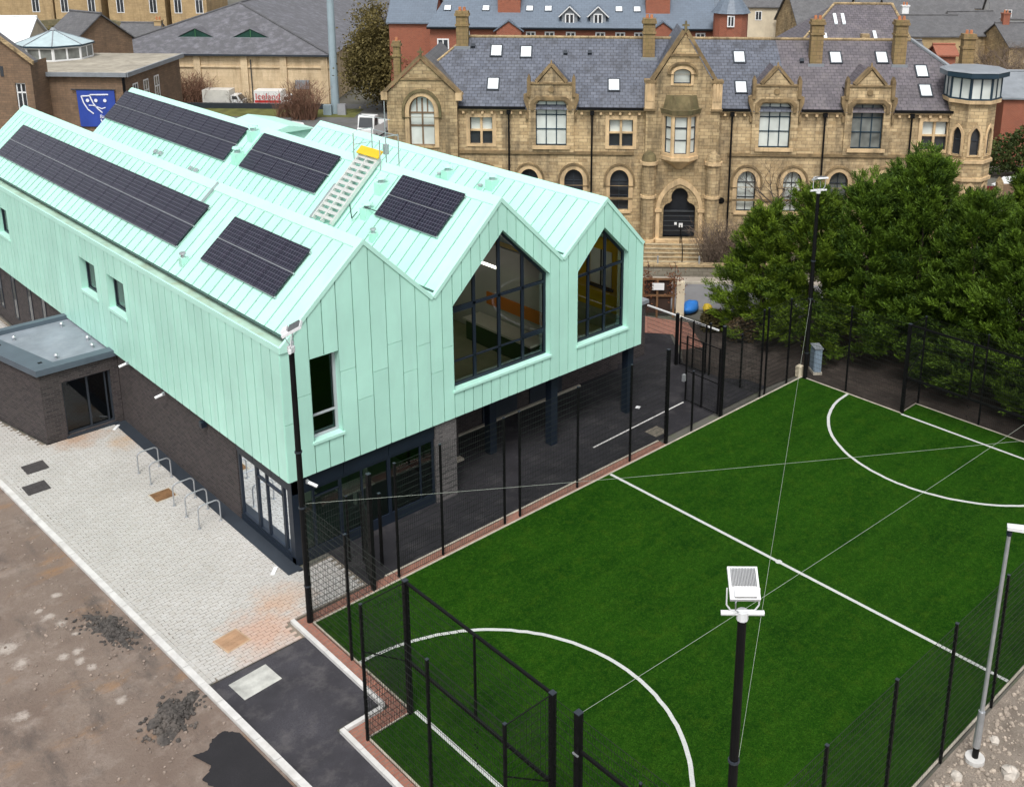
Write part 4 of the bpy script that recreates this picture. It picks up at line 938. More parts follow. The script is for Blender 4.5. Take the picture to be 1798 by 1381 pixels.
mb = MB(frame(13.05,-.05,0,R(-38))); mb.box(-.16,.16,-.3,.3,.12,1.2); bd = mb.build('body', BG, t)
mb = MB(frame(13.05,-.05,0,R(-38))); mb.box(-.185,-.165,-.27,.27,.2,1.12); mb.build('door', BG, bd); mb = MB(frame(13.05,-.05,0,R(-38))); mb.box(-.2,.2,-.33,.33,1.2,1.25); mb.build('lid', LEAD, t)
mb = MB(frame(13.05,-.05,0,R(-38))); mb.box(-.2,.2,-.34,.34,0,.12); mb.build('plinth', CONCD, t)
mb = MB(); mb.box(12.02,12.3,.05,.3,0,.5); mb.build('marker_block', CREAM, label='small cream block at the foot of the far floodlight pole', cat='block')

# ================================================================== STONE BUILDING ACROSS THE STREET
SB = frame(4.48, 26.45, 0, 0, BF)
def sp(u, v, d): return (u, d, v)
def arch(cx, w_, z0, zs, zt, n=10, pointed=False):
    h = w_/2; P = [(cx-h, z0), (cx+h, z0)]
    if pointed:
        r = ((zt-zs)**2+h*h)/(2*h); a1 = math.asin(min(1, (zt-zs)/r))
        P += [(cx+h-r+r*math.cos(a1*i/n), zs+r*math.sin(a1*i/n)) for i in range(n)]+[(cx, zt)]
        P += [(cx-h+r-r*math.cos(a1*i/n), zs+r*math.sin(a1*i/n)) for i in range(n-1, -1, -1)]
    else:
        P += [(cx+h*math.cos(math.pi*i/n/1), zs+(zt-zs)*math.sin(math.pi*i/n)) for i in range(n+1)]
    return P
def rect(a0, a1, z0, z1): return [(a0, z0), (a1, z0), (a1, z1), (a0, z1)]
def grid(a0, a1, z0, z1, xs, zs, w_=.06):
    return [((x, z0+.03), (x, z1-.03), w_) for x in xs]+[((a0+.03, z), (a1-.03, z), w_) for z in zs]
sb = thing('stone_building', 'long two storey sandstone institute with gabled dormers and slate roof', 'building', tuple(pt(SB, 0, 3, 0)))
def trim(mb_fn, name='stone_trim', mat=None):
    mb = MB(SB); mb_fn(mb); return mb.build(name, mat or STONET, sb)
def ring(outer, inner_, dep, name='window_surround', th=.2, mat=None):
    mb = MB(SB); mb.sheet(outer, [inner_], lambda a, b: sp(a, b, dep), lambda a, b: sp(a, b, dep+th), True); return mb.build(name, mat or STONET, sb)
GA = [(-11.6, PANED), (-8.92, PANED), (-6.27, PANED), (-3.56, PANED), (3.95, PANEW), (6.65, PANEW), (9.35, PANEG), (12.05, PANEG)]
two = [(-12.36, -11.05, 6.45, 8.03), (-4.21, -2.83, 6.38, 7.96), (13.96, 15.41, 6.35, 8.03)]
dorm = [(-7.6, PANEW), (5.4, PANEW), (10.74, PANEG)]
holes = [arch(c, 1.1, 2.5, 4.3, 4.95) for c, _ in GA]+[rect(*t_) for t_ in two]+[rect(c-.9, c+.9, 6.4, 8.5) for c, _ in dorm]
mb = MB(SB); mb.sheet(rect(-13.1, 15.95, 0, 8.62), holes, lambda a, b: sp(a, b, 0), lambda a, b: sp(a, b, .32)); mb.build('front_wall', STONE, sb)
for c, pm in GA:
    poly = arch(c, 1.1, 2.5, 4.3, 4.95)
    window(sb, poly, sp, .06, .2, grid(c-.55, c+.55, 2.5, 4.9, [c], [3.35, 4.25], .05), DGREY, pm, SB)
    ring(arch(c, 1.62, 2.42, 4.3, 5.22), arch(c, 1.12, 2.415, 4.3, 4.97), -.07)
    ring(arch(c, 1.86, 4.0, 4.3, 5.36), arch(c, 1.64, 3.995, 4.3, 5.24), -.13, 'hood_mould', .14, SOOT)
    trim(lambda m: m.box(c-.7, c+.7, -.1, .1, 2.32, 2.46), 'window_sill')
for a0, a1, z0, z1 in two:
    cx = (a0+a1)/2; zm = z0+(z1-z0)*.5
    window(sb, rect(a0, a1, z0, z1), sp, .05, .2, [], DGREY, PANED, SB, panes=[(rect(a0+.05, cx-.06, zm+.03, z1-.05), PANEW), (rect(cx+.06, a1-.05, zm+.03, z1-.05), PANEW), (rect(a0+.05, cx-.06, z0+.05, zm-.03), PANED), (rect(cx+.06, a1-.05, z0+.05, zm-.03), PANED)])
    trim(lambda m: (m.box(cx-.065, cx+.065, .1, .3, z0, z1), m.box(a0, cx-.07, .11, .3, zm-.05, zm+.05), m.box(cx+.07, a1, .11, .3, zm-.05, zm+.05)), 'stone_mullion')
    ring(rect(a0-.22, a1+.22, z0-.16, z1+.24), rect(a0-.002, a1+.002, z0-.002, z1+.002), -.05)
# string courses, cornice, gutter, downpipes
for a0, a1 in ((-13.0, -2.75), (2.75, 15.7)):
    trim(lambda m: m.box(a0, a1, -.11, .05, 5.88, 6.06), 'string_course', SOOT); trim(lambda m: m.box(a0, a1, -.08, .05, 3.15, 3.27), 'string_course', SOOT); trim(lambda m: m.box(a0, a1, -.2, .06, 0, .9), 'plinth_course', STONED)
def spans(lo, hi, cuts):
    e = [lo]
    for a, b in cuts: e += [a, b]
    e.append(hi); return [(e[i], e[i+1]) for i in range(0, len(e), 2)]
for a0, a1 in spans(-13.0, -2.2, [(-9.1, -6.1)])+spans(2.2, 15.75, [(3.9, 6.9), (9.24, 12.24)]):
    mb = MB(SB); mb.box(a0, a1, -.3, -.12, 8.56, 8.7); mb.build('gutter', BLACK, sb)
    trim(lambda m: m.box(a0, a1, -.12, .06, 8.42, 8.6), 'cornice')
    mb = MB(SB); n = max(2, int((a1-a0)/.55))
    for k in range(n): x = a0+(k+.5)*(a1-a0)/n; mb.box(x-.07, x+.07, -.2, -.001, 8.27, 8.41)
    mb.build('corbels', STONET, sb, kind='stuff')
for a in (-10.07, -5.22, 2.9, 8.26, 13.25):
    mb = MB(SB); mb.tube((a, -.19, .1), (a, -.19, 8.3), .055, 8); mb.box(a-.12, a+.12, -.3, -.1, 8.25, 8.5); mb.build('downpipe', BLACK, sb)
# dormer gables
def gable_cap(pts, dep, th, name='coping', w_=.16):
    for (p, q) in zip(pts[:-1], pts[1:]):
        dx, dz = q[0]-p[0], q[1]-p[1]; l = math.hypot(dx, dz); nx_, nz_ = -dz/l*w_, dx/l*w_
        if nz_ < 0: nx_, nz_ = -nx_, -nz_
        mb = MB(SB); mb.prism([(p[0], dep, p[1]), (q[0], dep, q[1]), (q[0]+nx_, dep, q[1]+nz_), (p[0]+nx_, dep, p[1]+nz_)], (0, th, 0)); mb.build(name, SOOT, sb)
for c, pm in dorm:
    out = [(c-1.32, 6.0), (c+1.32, 6.0), (c+1.32, 10.1), (c+.78, 10.1), (c, 11.0), (c-.78, 10.1), (c-1.32, 10.1)]
    hole = [(c-.9, 6.4), (c+.9, 6.4), (c+.9, 8.82), (c+.72, 9.02), (c-.72, 9.02), (c-.9, 8.82)]
    mb = MB(SB); mb.sheet(out, [hole], lambda a, b: sp(a, b, -.12), lambda a, b: sp(a, b, .24), True); mb.build('dormer_wall', STONE, sb)
    cols = 3
    window(sb, hole, sp, .05, .12, grid(c-.9, c+.9, 6.4, 9.0, [c-.3, c+.3], [7.35, 8.2], .06), BLUEFR, pm, SB)
    hm = [(c-1.2, 8.5), (c-1.2, 9.0), (c-.85, 9.3), (c+.85, 9.3), (c+1.2, 9.0), (c+1.2, 8.5), (c+.98, 8.5), (c+.98, 8.92), (c+.76, 9.1), (c-.76, 9.1), (c-.98, 8.92), (c-.98, 8.5)]
    mb = MB(SB); mb.sheet(hm, [], lambda a, b: sp(a, b, -.24), lambda a, b: sp(a, b, -.12), True); mb.build('hood_mould', SOOT, sb)
    trim(lambda m: m.box(c-1.1, c+1.1, -.24, 0, 6.2, 6.39), 'window_sill')
    trim(lambda m: m.box(c-1.34, c+1.34, -.2, -.12, 10.02, 10.12), 'string_course', SOOT)
    gable_cap([(c-.84, 10.1), (c, 11.06)], -.2, .45); gable_cap([(c, 11.06), (c+.84, 10.1)], -.2, .45)
    for s_ in (-1, 1):
        trim(lambda m: (m.box(c+s_*1.3-.1, c+s_*1.3+.1, -.26, .2, 9.3, 10.35), m.prism([(c+s_*1.3-.1, -.26, 10.35), (c+s_*1.3+.1, -.26, 10.35), (c+s_*1.3, -.26, 10.6)], (0, .46, 0))), 'pinnacle', SOOT)
        trim(lambda m: m.prism([(c+s_*1.33, -.2, 8.3), (c+s_*1.33, -.2, 9.5), (c+s_*1.6, -.2, 9.4), (c+s_*1.6, -.2, 9.1)], (0, .35, 0)), 'bracket', SOOT)
        trim(lambda m: m.box(c+s_*1.42-.07, c+s_*1.42+.07, -.18, 0, 7.95, 8.3), 'corbel', SOOT)
    trim(lambda m: m.tube((c, -.2, 9.72), (c, -.1, 9.72), .17, 10), 'roundel', SOOT)
    trim(lambda m: m.tube((c, .0, 11.1), (c, .0, 11.4), .09, 6, .03), 'finial', SOOT)
    mb = MB(SB); mb.prism([(c-1.28, .25, 9.8), (c+1.28, .25, 9.8), (c, .25, 10.98)], (0, 3.2, 0)); mb.build('dormer_roof', SLATEP if c > 5 else SLATE, sb)
# left gable block
out = [(-17.1, 0), (-13.04, 0), (-13.04, 9.45), (-15.07, 11.45), (-17.1, 9.45)]
AL = arch(-15.09, 1.45, 6.4, 8.45, 9.3)
mb = MB(SB); mb.sheet(out, [AL], lambda a, b: sp(a, b, -.5), lambda a, b: sp(a, b, -.15)); mb.quad((-13.04,-.5,0),(-13.04,.5,0),(-13.04,.5,9.4),(-13.04,-.5,9.4)); mb.quad((-17.1,-.5,0),(-17.1,8,0),(-17.1,8,9.4),(-17.1,-.5,9.4)); mb.build('gable_wall', STONED, sb)
window(sb, AL, sp, .05, -.3, grid(-15.8, -14.37, 6.4, 9.2, [-15.09], [7.56, 8.32], .1)+[((-15.4, 8.35), (-15.4, 9.15), .07), ((-14.78, 8.35), (-14.78, 9.15), .07)], M('brown_stone_mullion', (.2, .14, .09), .85, .2, 3), PANEW, SB)
ring(arch(-15.09, 1.95, 6.3, 8.45, 9.55), arch(-15.09, 1.47, 6.295, 8.45, 9.32), -.56)
ring(arch(-15.09, 2.3, 8.1, 8.45, 9.75), arch(-15.09, 2.0, 8.095, 8.45, 9.58), -.64, 'hood_mould', .14, STONEM)
gable_cap([(-17.35, 9.3), (-15.07, 11.5)], -.62, .5, w_=.2); gable_cap([(-15.07, 11.5), (-12.8, 9.3)], -.62, .5, w_=.2)
trim(lambda m: m.box(-16.4, -13.75, -.57, -.5, 10.25, 10.36), 'string_course', SOOT)
trim(lambda m: (m.tube((-15.07, -.4, 11.5), (-15.07, -.4, 12.1), .1, 6, .04), m.box(-15.25, -14.9, -.45, -.35, 11.8, 11.9)), 'finial', STONEM)
for s_, a in ((1, -17.22), (-1, -12.92)): trim(lambda m: m.box(a-.18, a+.18, -.66, -.1, 9.1, 9.55), 'kneeler')
mb = MB(SB)
mb.add([(-17.3,-.2,9.3),(-15.07,-.2,11.45),(-15.07,8,11.45),(-17.3,8,9.3),(-12.9,-.2,9.3),(-12.9,8,9.3)], [(0,1,2,3),(1,4,5,2)]); mb.build('roof_slope', SLATEG, sb)
# main roof
TH = math.atan(.8256); CT, ST = math.cos(TH), math.sin(TH)
def RS(a, dep): return (a, dep, 8.65+.8256*dep)
def roofpoly(P, mat, name='roof_slope'):
    mb = MB(SB); mb.add([RS(*p) for p in P], [tuple(range(len(P)))]); o = mb.build(name, mat, sb)
    if o.data.polygons[0].normal.z < 0: o.data.flip_normals()
    return o
roofpoly([(-13.05,-.14),(6.4,-.14),(5.9,4.3),(-12.93,4.3),(-15.3,2.0),(-14.1,1.0)], SLATE); roofpoly([(6.4,-.14),(16.0,-.14),(16.1,2.64),(14.12,4.3),(5.9,4.3)], SLATEP)
mb = MB(SB); mb.add([(-12.93,4.3,12.2),(14.12,4.3,12.2),(14.12,9,8.4),(-12.93,9,8.4),(-17,9,8.4)], [(0,1,2,3),(0,3,4)]); mb.build('roof_slope', SLATEG, sb)
mb = MB(SB); mb.box(-17,16,8.9,9.1,0,8.4); mb.build('rear_wall', STONED, sb)
mb = MB(SB); mb.tube((-12.93,4.3,12.22),(14.12,4.3,12.22),.1,6); mb.tube((-12.93,4.3,12.22),(-15.2,2.1,10.42),.07,6); mb.build('ridge_tiles', STONED, sb)
mb = MB(SB); mb.tube((14.12,4.3,12.25),(16.05,2.6,10.85),.12,6); mb.build('lead_hip', LEAD, sb)
mb = MB(SB); mb.box(14.3,16.2,2.6,4.6,9.0,10.75); mb.build('dormer_cheek', LEAD, sb)
def RF(p):
    q = np.empty_like(p); q[:,0] = p[:,0]; q[:,1] = p[:,1]*CT-p[:,2]*ST; q[:,2] = 8.65+p[:,1]*ST+p[:,2]*CT; return SB(q)
for a, dep in ((-11.05,3.39),(-9.25,3.33),(-11.09,1.34),(-3.95,1.34),(3.59,3.12),(3.52,1.27),(9.36,3.14),(12.12,3.17),(14.32,2.34),(14.29,1.17)):
    w0 = dep/CT; mb = MB(RF); mb.box(a-.38, a+.38, w0-.5, w0+.5, -.02, .08); o = mb.build('skylight', DGREY, sb)
    mb = MB(RF); mb.box(a-.3, a+.3, w0-.42, w0+.4, .08, .09); mb.build('pane', SKYL, o)
for a, dep in ((-12.49,3.66),(-6.87,3.28),(-5.4,3.3),(7.3,2.9)):
    mb = MB(RF); w0 = dep/CT; mb.box(a-.12, a+.12, w0-.12, w0+.12, 0, .16); mb.build('roof_vent', DGREY, sb)
CHIM = M_brick('chimney_stone', (.30, .21, .10), (.24, .165, .08), (.13, .1, .06), .4, .22, .014, .9, stain=(.12, .11, .03), stain_amt=.7, dirt=.35)
POT = M('terracotta', (.42, .17, .08), .8, .2, 4)
def chimney(a, dep, z0, z1, w_=.72, d_=.6, pots=2):
    mb = MB(SB); mb.box(a-w_/2, a+w_/2, dep-d_/2, dep+d_/2, z0, z1-.35); o = mb.build('chimney', CHIM, sb)
    mb = MB(SB); mb.box(a-w_/2-.08, a+w_/2+.08, dep-d_/2-.08, dep+d_/2+.08, z1-.35, z1-.2); mb.box(a-w_/2-.03, a+w_/2+.03, dep-d_/2-.03, dep+d_/2+.03, z1-.2, z1-.05); mb.box(a-w_/2-.06, a+w_/2+.06, dep-d_/2-.06, dep+d_/2+.06, z1-.95, z1-.85); mb.build('cornice', CHIM, o)
    for k in range(pots):
        x = a+(k-(pots-1)/2)*.26; mb = MB(SB); mb.cyl(x, dep, z1-.05, z1+.18, .1, 8, .085); mb.build('pot', POT, o)
    mb = MB(SB); mb.box(a-w_/2-.12, a+w_/2+.12, dep-d_/2-.12, dep-d_/2-.02, z0+.02+.0, z0+.2); mb.build('flashing', LEAD, o)
chimney(-13.15, 3.9, 11.5, 13.85); chimney(-1.85, 3.3, 11.0, 13.55); chimney(8.12, 3.0, 10.75, 13.6); chimney(13.07, 3.0, 10.75, 13.6); chimney(18.0, 5.5, 6, 12.55); chimney(-16.9, 2.2, 9.0, 12.2, .4, .4, 1)
# central bay
DPB = -.6
out = [(-2.12, 0), (2.12, 0), (2.12, 10.25), (1.72, 10.25), (0, 13.05), (-1.72, 10.25), (-2.12, 10.25)]
def tref():
    P = [(-.95, 1.0), (.95, 1.0), (.95, 2.55)]
    P += [(.52+.43*math.cos(t_), 2.72+.43*math.sin(t_)) for t_ in np.linspace(-.1, 1.45, 6)]
    P += [(.5*math.cos(t_), 3.52+.52*math.sin(t_)) for t_ in np.linspace(-.45, math.pi+.45, 13)]
    P += [(-.52-.43*math.cos(t_), 2.72+.43*math.sin(t_)) for t_ in np.linspace(1.45, -.1, 6)]+[(-.95, 2.55)]
    return P
DOOR = tref(); AT = arch(-.1, .98, 10.18, 10.75, 11.02); ORH = rect(-1.0, .8, 6.2, 8.5)
mb = MB(SB); mb.sheet(out, [DOOR, AT, ORH], lambda a, b: sp(a, b, DPB), lambda a, b: sp(a, b, DPB+.4))
for s_ in (-1, 1): mb.quad((s_*2.12, DPB, 0), (s_*2.12, .3, 0), (s_*2.12, 1.6, 10.2), (s_*2.12, DPB, 10.2))
mb.build('entrance_bay_wall', STONED, sb)
window(sb, AT, sp, .05, DPB+.2, [], DGREY, PANEW, SB); ring(arch(-.1, 1.3, 10.1, 10.75, 11.2), arch(-.1, 1.0, 10.095, 10.75, 11.04), DPB-.06)
hm = arch(-.1, 1.75, 10.75, 10.8, 11.45); ring(hm, arch(-.1, 1.55, 10.745, 10.8, 11.33), DPB-.12, 'hood_mould', .13, SOOT)
gable_cap([(-1.8, 10.25), (0, 13.12)], DPB-.1, .5, w_=.2); gable_cap([(0, 13.12), (1.8, 10.25)], DPB-.1, .5, w_=.2)
trim(lambda m: (m.tube((0, DPB, 13.1), (0, DPB, 13.75), .1, 6, .05), m.box(-.2, .2, DPB-.05, DPB+.05, 13.45, 13.55)), 'finial', STONEM)
trim(lambda m: m.box(-.95, .85, DPB-.08, DPB, 11.75, 11.9), 'string_course', SOOT)
for s_ in (-1, 1):
    trim(lambda m: m.box(s_*1.92-.28, s_*1.92+.28, DPB-.1, DPB+.5, 8.75, 10.25), 'corner_pier', STONET); trim(lambda m: m.box(s_*1.92-.34, s_*1.92+.34, DPB-.16, DPB+.56, 10.25, 10.4), 'pier_cap', SOOT)
    trim(lambda m: m.box(s_*1.92-.33, s_*1.92+.33, DPB-.15, DPB+.4, 8.62, 8.75), 'string_course', SOOT)
    for k in (-.16, 0, .16): trim(lambda m: m.box(s_*1.92+k-.045, s_*1.92+k+.045, DPB-.15, DPB-.1, 9.2, 10.2), 'pilaster', STONET)
    # round buttress with domed cap
    a = s_*1.87
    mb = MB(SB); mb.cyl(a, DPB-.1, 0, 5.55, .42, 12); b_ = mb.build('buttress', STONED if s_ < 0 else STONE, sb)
    mb = MB(SB); mb.cyl(a, DPB-.1, 5.5, 5.7, .52, 12); mb.cyl(a, DPB-.1, 3.5, 3.66, .48, 12); mb.cyl(a, DPB-.1, .8, 1.0, .5, 12); mb.build('band', STONET, b_)
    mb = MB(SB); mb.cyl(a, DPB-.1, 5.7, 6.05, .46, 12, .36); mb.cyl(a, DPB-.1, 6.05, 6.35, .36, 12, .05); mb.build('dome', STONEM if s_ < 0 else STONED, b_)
mb = MB(SB); mb.add([(-1.8,DPB+.3,10.15),(0,DPB+.3,13.0),(0,5.5,13.0),(-1.8,5.5,10.15),(1.8,DPB+.3,10.15),(1.8,5.5,10.15)], [(0,1,2,3),(1,4,5,2)]); mb.build('bay_roof', SLATE, sb)
# door
DM = M('black_door', (.012, .014, .018), .5, .2, 4)
mb = MB(SB); mb.sheet(inset(DOOR, .0), [], lambda a, b: sp(a, b, DPB+.38)); dr = mb.build('door', DM, sb)
mb = MB(SB)
for z in (1.3, 1.6, 1.9, 2.2): mb.box(-.9, .9, DPB+.35, DPB+.375, z, z+.05)
mb.box(-.95, .95, DPB+.3, DPB+.37, 2.5, 2.6); mb.build('door_rails', M('door_rail', (.05,.055,.06), .5, .1, 3), dr)
mb = MB(SB); mb.box(-.25, -.1, DPB+.3, DPB+.34, 1.7, 1.85); mb.box(.02, .25, DPB+.3, DPB+.34, 1.55, 1.8); mb.build('door_notice', WHITEP, dr)
ring(arch(-.02, 2.75, 1.0, 2.75, 4.65, 10, True), arch(-.02, 2.3, .995, 2.75, 4.3, 10, True), DPB-.1, 'door_arch', .14); ring(arch(-.02, 2.3, 1.02, 2.75, 4.29, 10, True), arch(-.02, 2.02, 1.015, 2.75, 4.12, 10, True), DPB-.04, 'door_arch', .1, STONED)
for s_ in (-1, 1): trim(lambda m: m.box(s_*1.28-.22, s_*1.28+.22, DPB-.16, DPB, 2.6, 2.78), 'impost')
trim(lambda m: m.box(-1.4, 1.4, DPB-.5, DPB+.4, 0, 1.0), 'door_step')
# oriel window
op = [(-1.15, DPB), (-.62, DPB-.62), (.36, DPB-.62), (.92, DPB)]
for (p, q), hh in zip(zip(op[:-1], op[1:]), ((.14, .62), (.14, .84), (.14, .62))):
    L = math.hypot(q[0]-p[0], q[1]-p[1]); ux, uy = (q[0]-p[0])/L, (q[1]-p[1])/L; nx_, ny_ = -uy, ux   # inward
    fm_ = lambda u, v, d, p=p, ux=ux, uy=uy, nx_=nx_, ny_=ny_: (p[0]+ux*u+nx_*d, p[1]+uy*u+ny_*d, v)
    H_ = rect(.13, L-.13, 6.2, 8.35)
    mb = MB(SB); mb.sheet(rect(0, L, 6.0, 8.5), [H_], lambda a, b: fm_(a, b, 0), lambda a, b: fm_(a, b, .22)); mb.build('oriel_wall', STONET, sb)
    window(sb, H_, fm_, .04, .12, [((.15, 7.7), (L-.15, 7.7), .09), ((.15, 7.0), (L-.15, 7.0), .05)], DGREY, PANEW, SB)
def plan(e): return [(-1.15-e, DPB+.05), (-.62-e*.5, DPB-.62-e), (.36+e*.5, DPB-.62-e), (.92+e, DPB+.05)]
def loft(mb, P, z0, Q, z1):
    n = len(P); mb.add([(*p, z0) for p in P]+[(*q, z1) for q in Q], [tuple(range(n-1,-1,-1)), tuple(range(n, 2*n))]+[(i, (i+1)%n, n+(i+1)%n, n+i) for i in range(n)])
trim(lambda m: loft(m, plan(.14), 8.5, plan(.2), 8.78), 'oriel_cornice', STONEM); trim(lambda m: loft(m, plan(.05), 8.78, plan(-.12), 9.55), 'oriel_roof', STONEM)
trim(lambda m: loft(m, plan(.1), 5.8, plan(.1), 6.02), 'oriel_sill'); trim(lambda m: loft(m, [(-.35, DPB+.02), (-.25, DPB-.1), (.05, DPB-.1), (.15, DPB+.02)], 5.2, plan(.02), 5.79), 'oriel_corbel')
mb = MB(SB); mb.tube((2.5, .02, 3.15), (2.5, -.03, 3.15), .2, 14); mb.build('round_vent', BLACK, sb)
# corner turret with glazed lantern
TC = (16.72, .35)
def octo(r, k=8, rot=math.pi/8): return [(TC[0]+r*math.cos(rot+2*math.pi*i/k), TC[1]+r*math.sin(rot+2*math.pi*i/k)) for i in range(k)]
o8 = octo(1.38)
for i in range(8):
    p, q = o8[i], o8[(i+1)%8]; mx, my = (p[0]+q[0])/2, (p[1]+q[1])/2
    if my > TC[1]+.8: 
        mb = MB(SB); mb.quad((*p,0),(*q,0),(*q,9.4),(*p,9.4)); mb.build('turret_wall', STONE, sb); continue
    L = math.hypot(q[0]-p[0], q[1]-p[1]); ux, uy = (q[0]-p[0])/L, (q[1]-p[1])/L; nx_, ny_ = -uy, ux
    fm_ = lambda u, v, d, p=p, ux=ux, uy=uy, nx_=nx_, ny_=ny_: (p[0]+ux*u+nx_*d, p[1]+uy*u+ny_*d, v)
    Hs = [arch(L/2, .52, 6.25, 7.3, 7.85, 6, True), arch(L/2, .52, 2.4, 3.9, 4.45, 6, True)]
    mb = MB(SB); mb.sheet(rect(0, L, 0, 9.4), Hs, lambda a, b: fm_(a, b, 0), lambda a, b: fm_(a, b, .22)); mb.build('turret_wall', STONE, sb)
    for Hh in Hs:
        zb = min(b for a, b in Hh); window(sb, Hh, fm_, .035, .12, [((L/2-.24, zb+.85), (L/2+.24, zb+.85), .07)], DGREY, PANED, SB)
        O2 = arch(L/2, .82, zb-.08, max(b for a, b in Hh)-.55, max(b for a, b in Hh)+.2, 6, True); I2 = arch(L/2, .54, zb-.085, max(b for a, b in Hh)-.55, max(b for a, b in Hh)+.015, 6, True)
        mb = MB(SB); mb.sheet(O2, [I2], lambda a, b: fm_(a, b, -.06), lambda a, b: fm_(a, b, .02), True); mb.build('window_surround', STONET, sb)
for z0, z1, r in ((5.78, 5.96, 1.5), (4.72, 4.9, 1.5), (9.25, 9.45, 1.62), (0, 1.0, 1.5)):
    mb = MB(SB); mb.prism([(*p, z0) for p in octo(r)], (0, 0, z1-z0)); mb.build('turret_band', STONET, sb)
for i in range(8):
    p, q = octo(1.58)[i], octo(1.58)[(i+1)%8]
    if (p[1]+q[1])/2 > TC[1]+1: continue
    L = math.hypot(q[0]-p[0], q[1]-p[1]); ux, uy = (q[0]-p[0])/L, (q[1]-p[1])/L; nx_, ny_ = -uy, ux
    fm_ = lambda u, v, d, p=p, ux=ux, uy=uy, nx_=nx_, ny_=ny_: (p[0]+ux*u+nx_*d, p[1]+uy*u+ny_*d, v)
    window(sb, rect(0, L, 9.46, 10.75), fm_, .09, 0, [((L/2, 9.5), (L/2, 10.7), .08)], BLUEFR, PANEW, SB, name='lantern_window')
mb = MB(SB); mb.prism([(*p, 10.75) for p in octo(1.9)], (0, 0, .28)); mb.build('lantern_fascia', BLUEFR, sb)
mb = MB(SB); loft(mb, octo(1.93), 11.031, octo(1.75), 11.12); mb.build('lantern_roof', LEAD, sb)
# ------------------------------------------------------------------ steps, handrail and low boundary wall
t = thing('entrance_steps', 'broad stone steps up to the black arched door', 'steps', tuple(pt(SB, 0, -1.8, 0)))
for k in range(6):
    mb = MB(SB); z1 = 1.0-.165*k; d0 = DPB-.5-.3*(k+1); mb.box(-2.0-.05*k, 2.1+.05*k, d0, d0+.3-(.0 if k else .0), 0, z1-.165 if k else z1-.165); st_ = mb.build('step', STONED, t); mb = MB(SB); mb.box(-2.0-.05*k, 2.1+.05*k, d0-.02, d0+.05, max(.0,z1-.195), z1-.158); mb.build('nosing', M('worn_nosing%d' % k, (.5,.43,.3), .9, .2, 3), st_)
t = thing('handrail', 'thin black handrail in the middle of the stone steps', 'handrail', tuple(pt(SB, .05, -2.4, 0)))
mb = MB(SB); mb.path([(.05, -2.9, 0), (.05, -2.9, 1.0), (.05, -1.2, 1.95), (.05, -1.2, .8)], .03, 6); mb.build('rail', BLACK, t)
t = thing('boundary_wall', 'low grey stone wall along the pavement below the steps', 'wall', tuple(pt(BF, 5, 21.6, 0)))
mb = MB(BF); mb.box(-12, 20, 21.45, 21.8, 0, .68); mb.build('masonry', M_brick('grey_wall_stone', (.24,.215,.17), (.17,.155,.12), (.11,.1,.08), .5, .2, .014, .9, dirt=.35), t)
mb = MB(BF); mb.box(-12, 20, 21.38, 21.87, .68, .8); mb.build('coping', STONED, t)
for k, s in enumerate((-4.0, 3.0, 5.3, 7.7, 10)):
    mb = MB(BF); mb.box(s-.04, s+.04, 21.6, 21.66, .8, 1.25); mb.build('stanchion', GALV, t)

# ================================================================== TOWN BEHIND
def house(s, d, w_, dp, ze, zr, label, wall, roof, rot=0, wins=(), name='house', chim=(), group='houses and roofs in the town behind', ridge_along=True, door=None, over=.25):
    f = frame(s, d, 0, rot, BF); t = thing(name, label, 'building', tuple(pt(f, 0, dp/2, 0)), group); h = w_/2
    mb = MB(f); mb.box(-h, h, 0, dp, 0, ze)
    if ridge_along: mb.add([(-h,0,ze),(-h,dp,ze),(-h,dp/2,zr),(h,0,ze),(h,dp,ze),(h,dp/2,zr)], [(0,1,2),(3,5,4)])
    else: mb.add([(-h,0,ze),(h,0,ze),(0,0,zr),(-h,dp,ze),(h,dp,ze),(0,dp,zr)], [(0,1,2),(3,5,4)])
    mb.build('wall', wall, t); o = over
    if ridge_along:
        m = (zr-ze)/(dp/2)
        for sg in (0, 1):
            y0 = -o if not sg else dp+o; z0 = ze-o*m
            mb = MB(f); P_ = [(-h-o,y0,z0),(h+o,y0,z0),(h+o,dp/2,zr+.02),(-h-o,dp/2,zr+.02)]; mb.prism(P_ if not sg else P_[::-1], (0,0,.14)); mb.build('roof', roof, t)
        mb = MB(f); mb.tube((-h-o,dp/2,zr+.2),(h+o,dp/2,zr+.2),.12,6); mb.build('ridge', roof, t)
    else:
        m = (zr-ze)/h
        for sg in (-1, 1):
            mb = MB(f); P_ = [(sg*(h+o),-o,ze-o*m),(0,-o,zr+.02),(0,dp+o,zr+.02),(sg*(h+o),dp+o,ze-o*m)]; mb.prism(P_, (0,0,.14)); mb.build('roof', roof, t)
    for (x, z, ww, hh) in wins:
        window(t, rect(x-ww/2, x+ww/2, z, z+hh), lambda u, v, q: (u, q-.04, v), .09, 0, [((x, z+.05), (x, z+hh-.05), .07)], WHITEP, PANED, f, thick=.035)
    for (x, y, z0, z1, cm) in chim:
        mb = MB(f); mb.box(x-.4, x+.4, y-.35, y+.35, z0, z1); c_ = mb.build('chimney', cm, t)
        mb = MB(f); mb.box(x-.48, x+.48, y-.43, y+.43, z1, z1+.15); mb.build('cap', cm, c_)
        for k in (-.18, .18): mb = MB(f); mb.cyl(x+k, y, z1+.15, z1+.5, .11, 8); mb.build('pot', POT, c_)
    return t, f
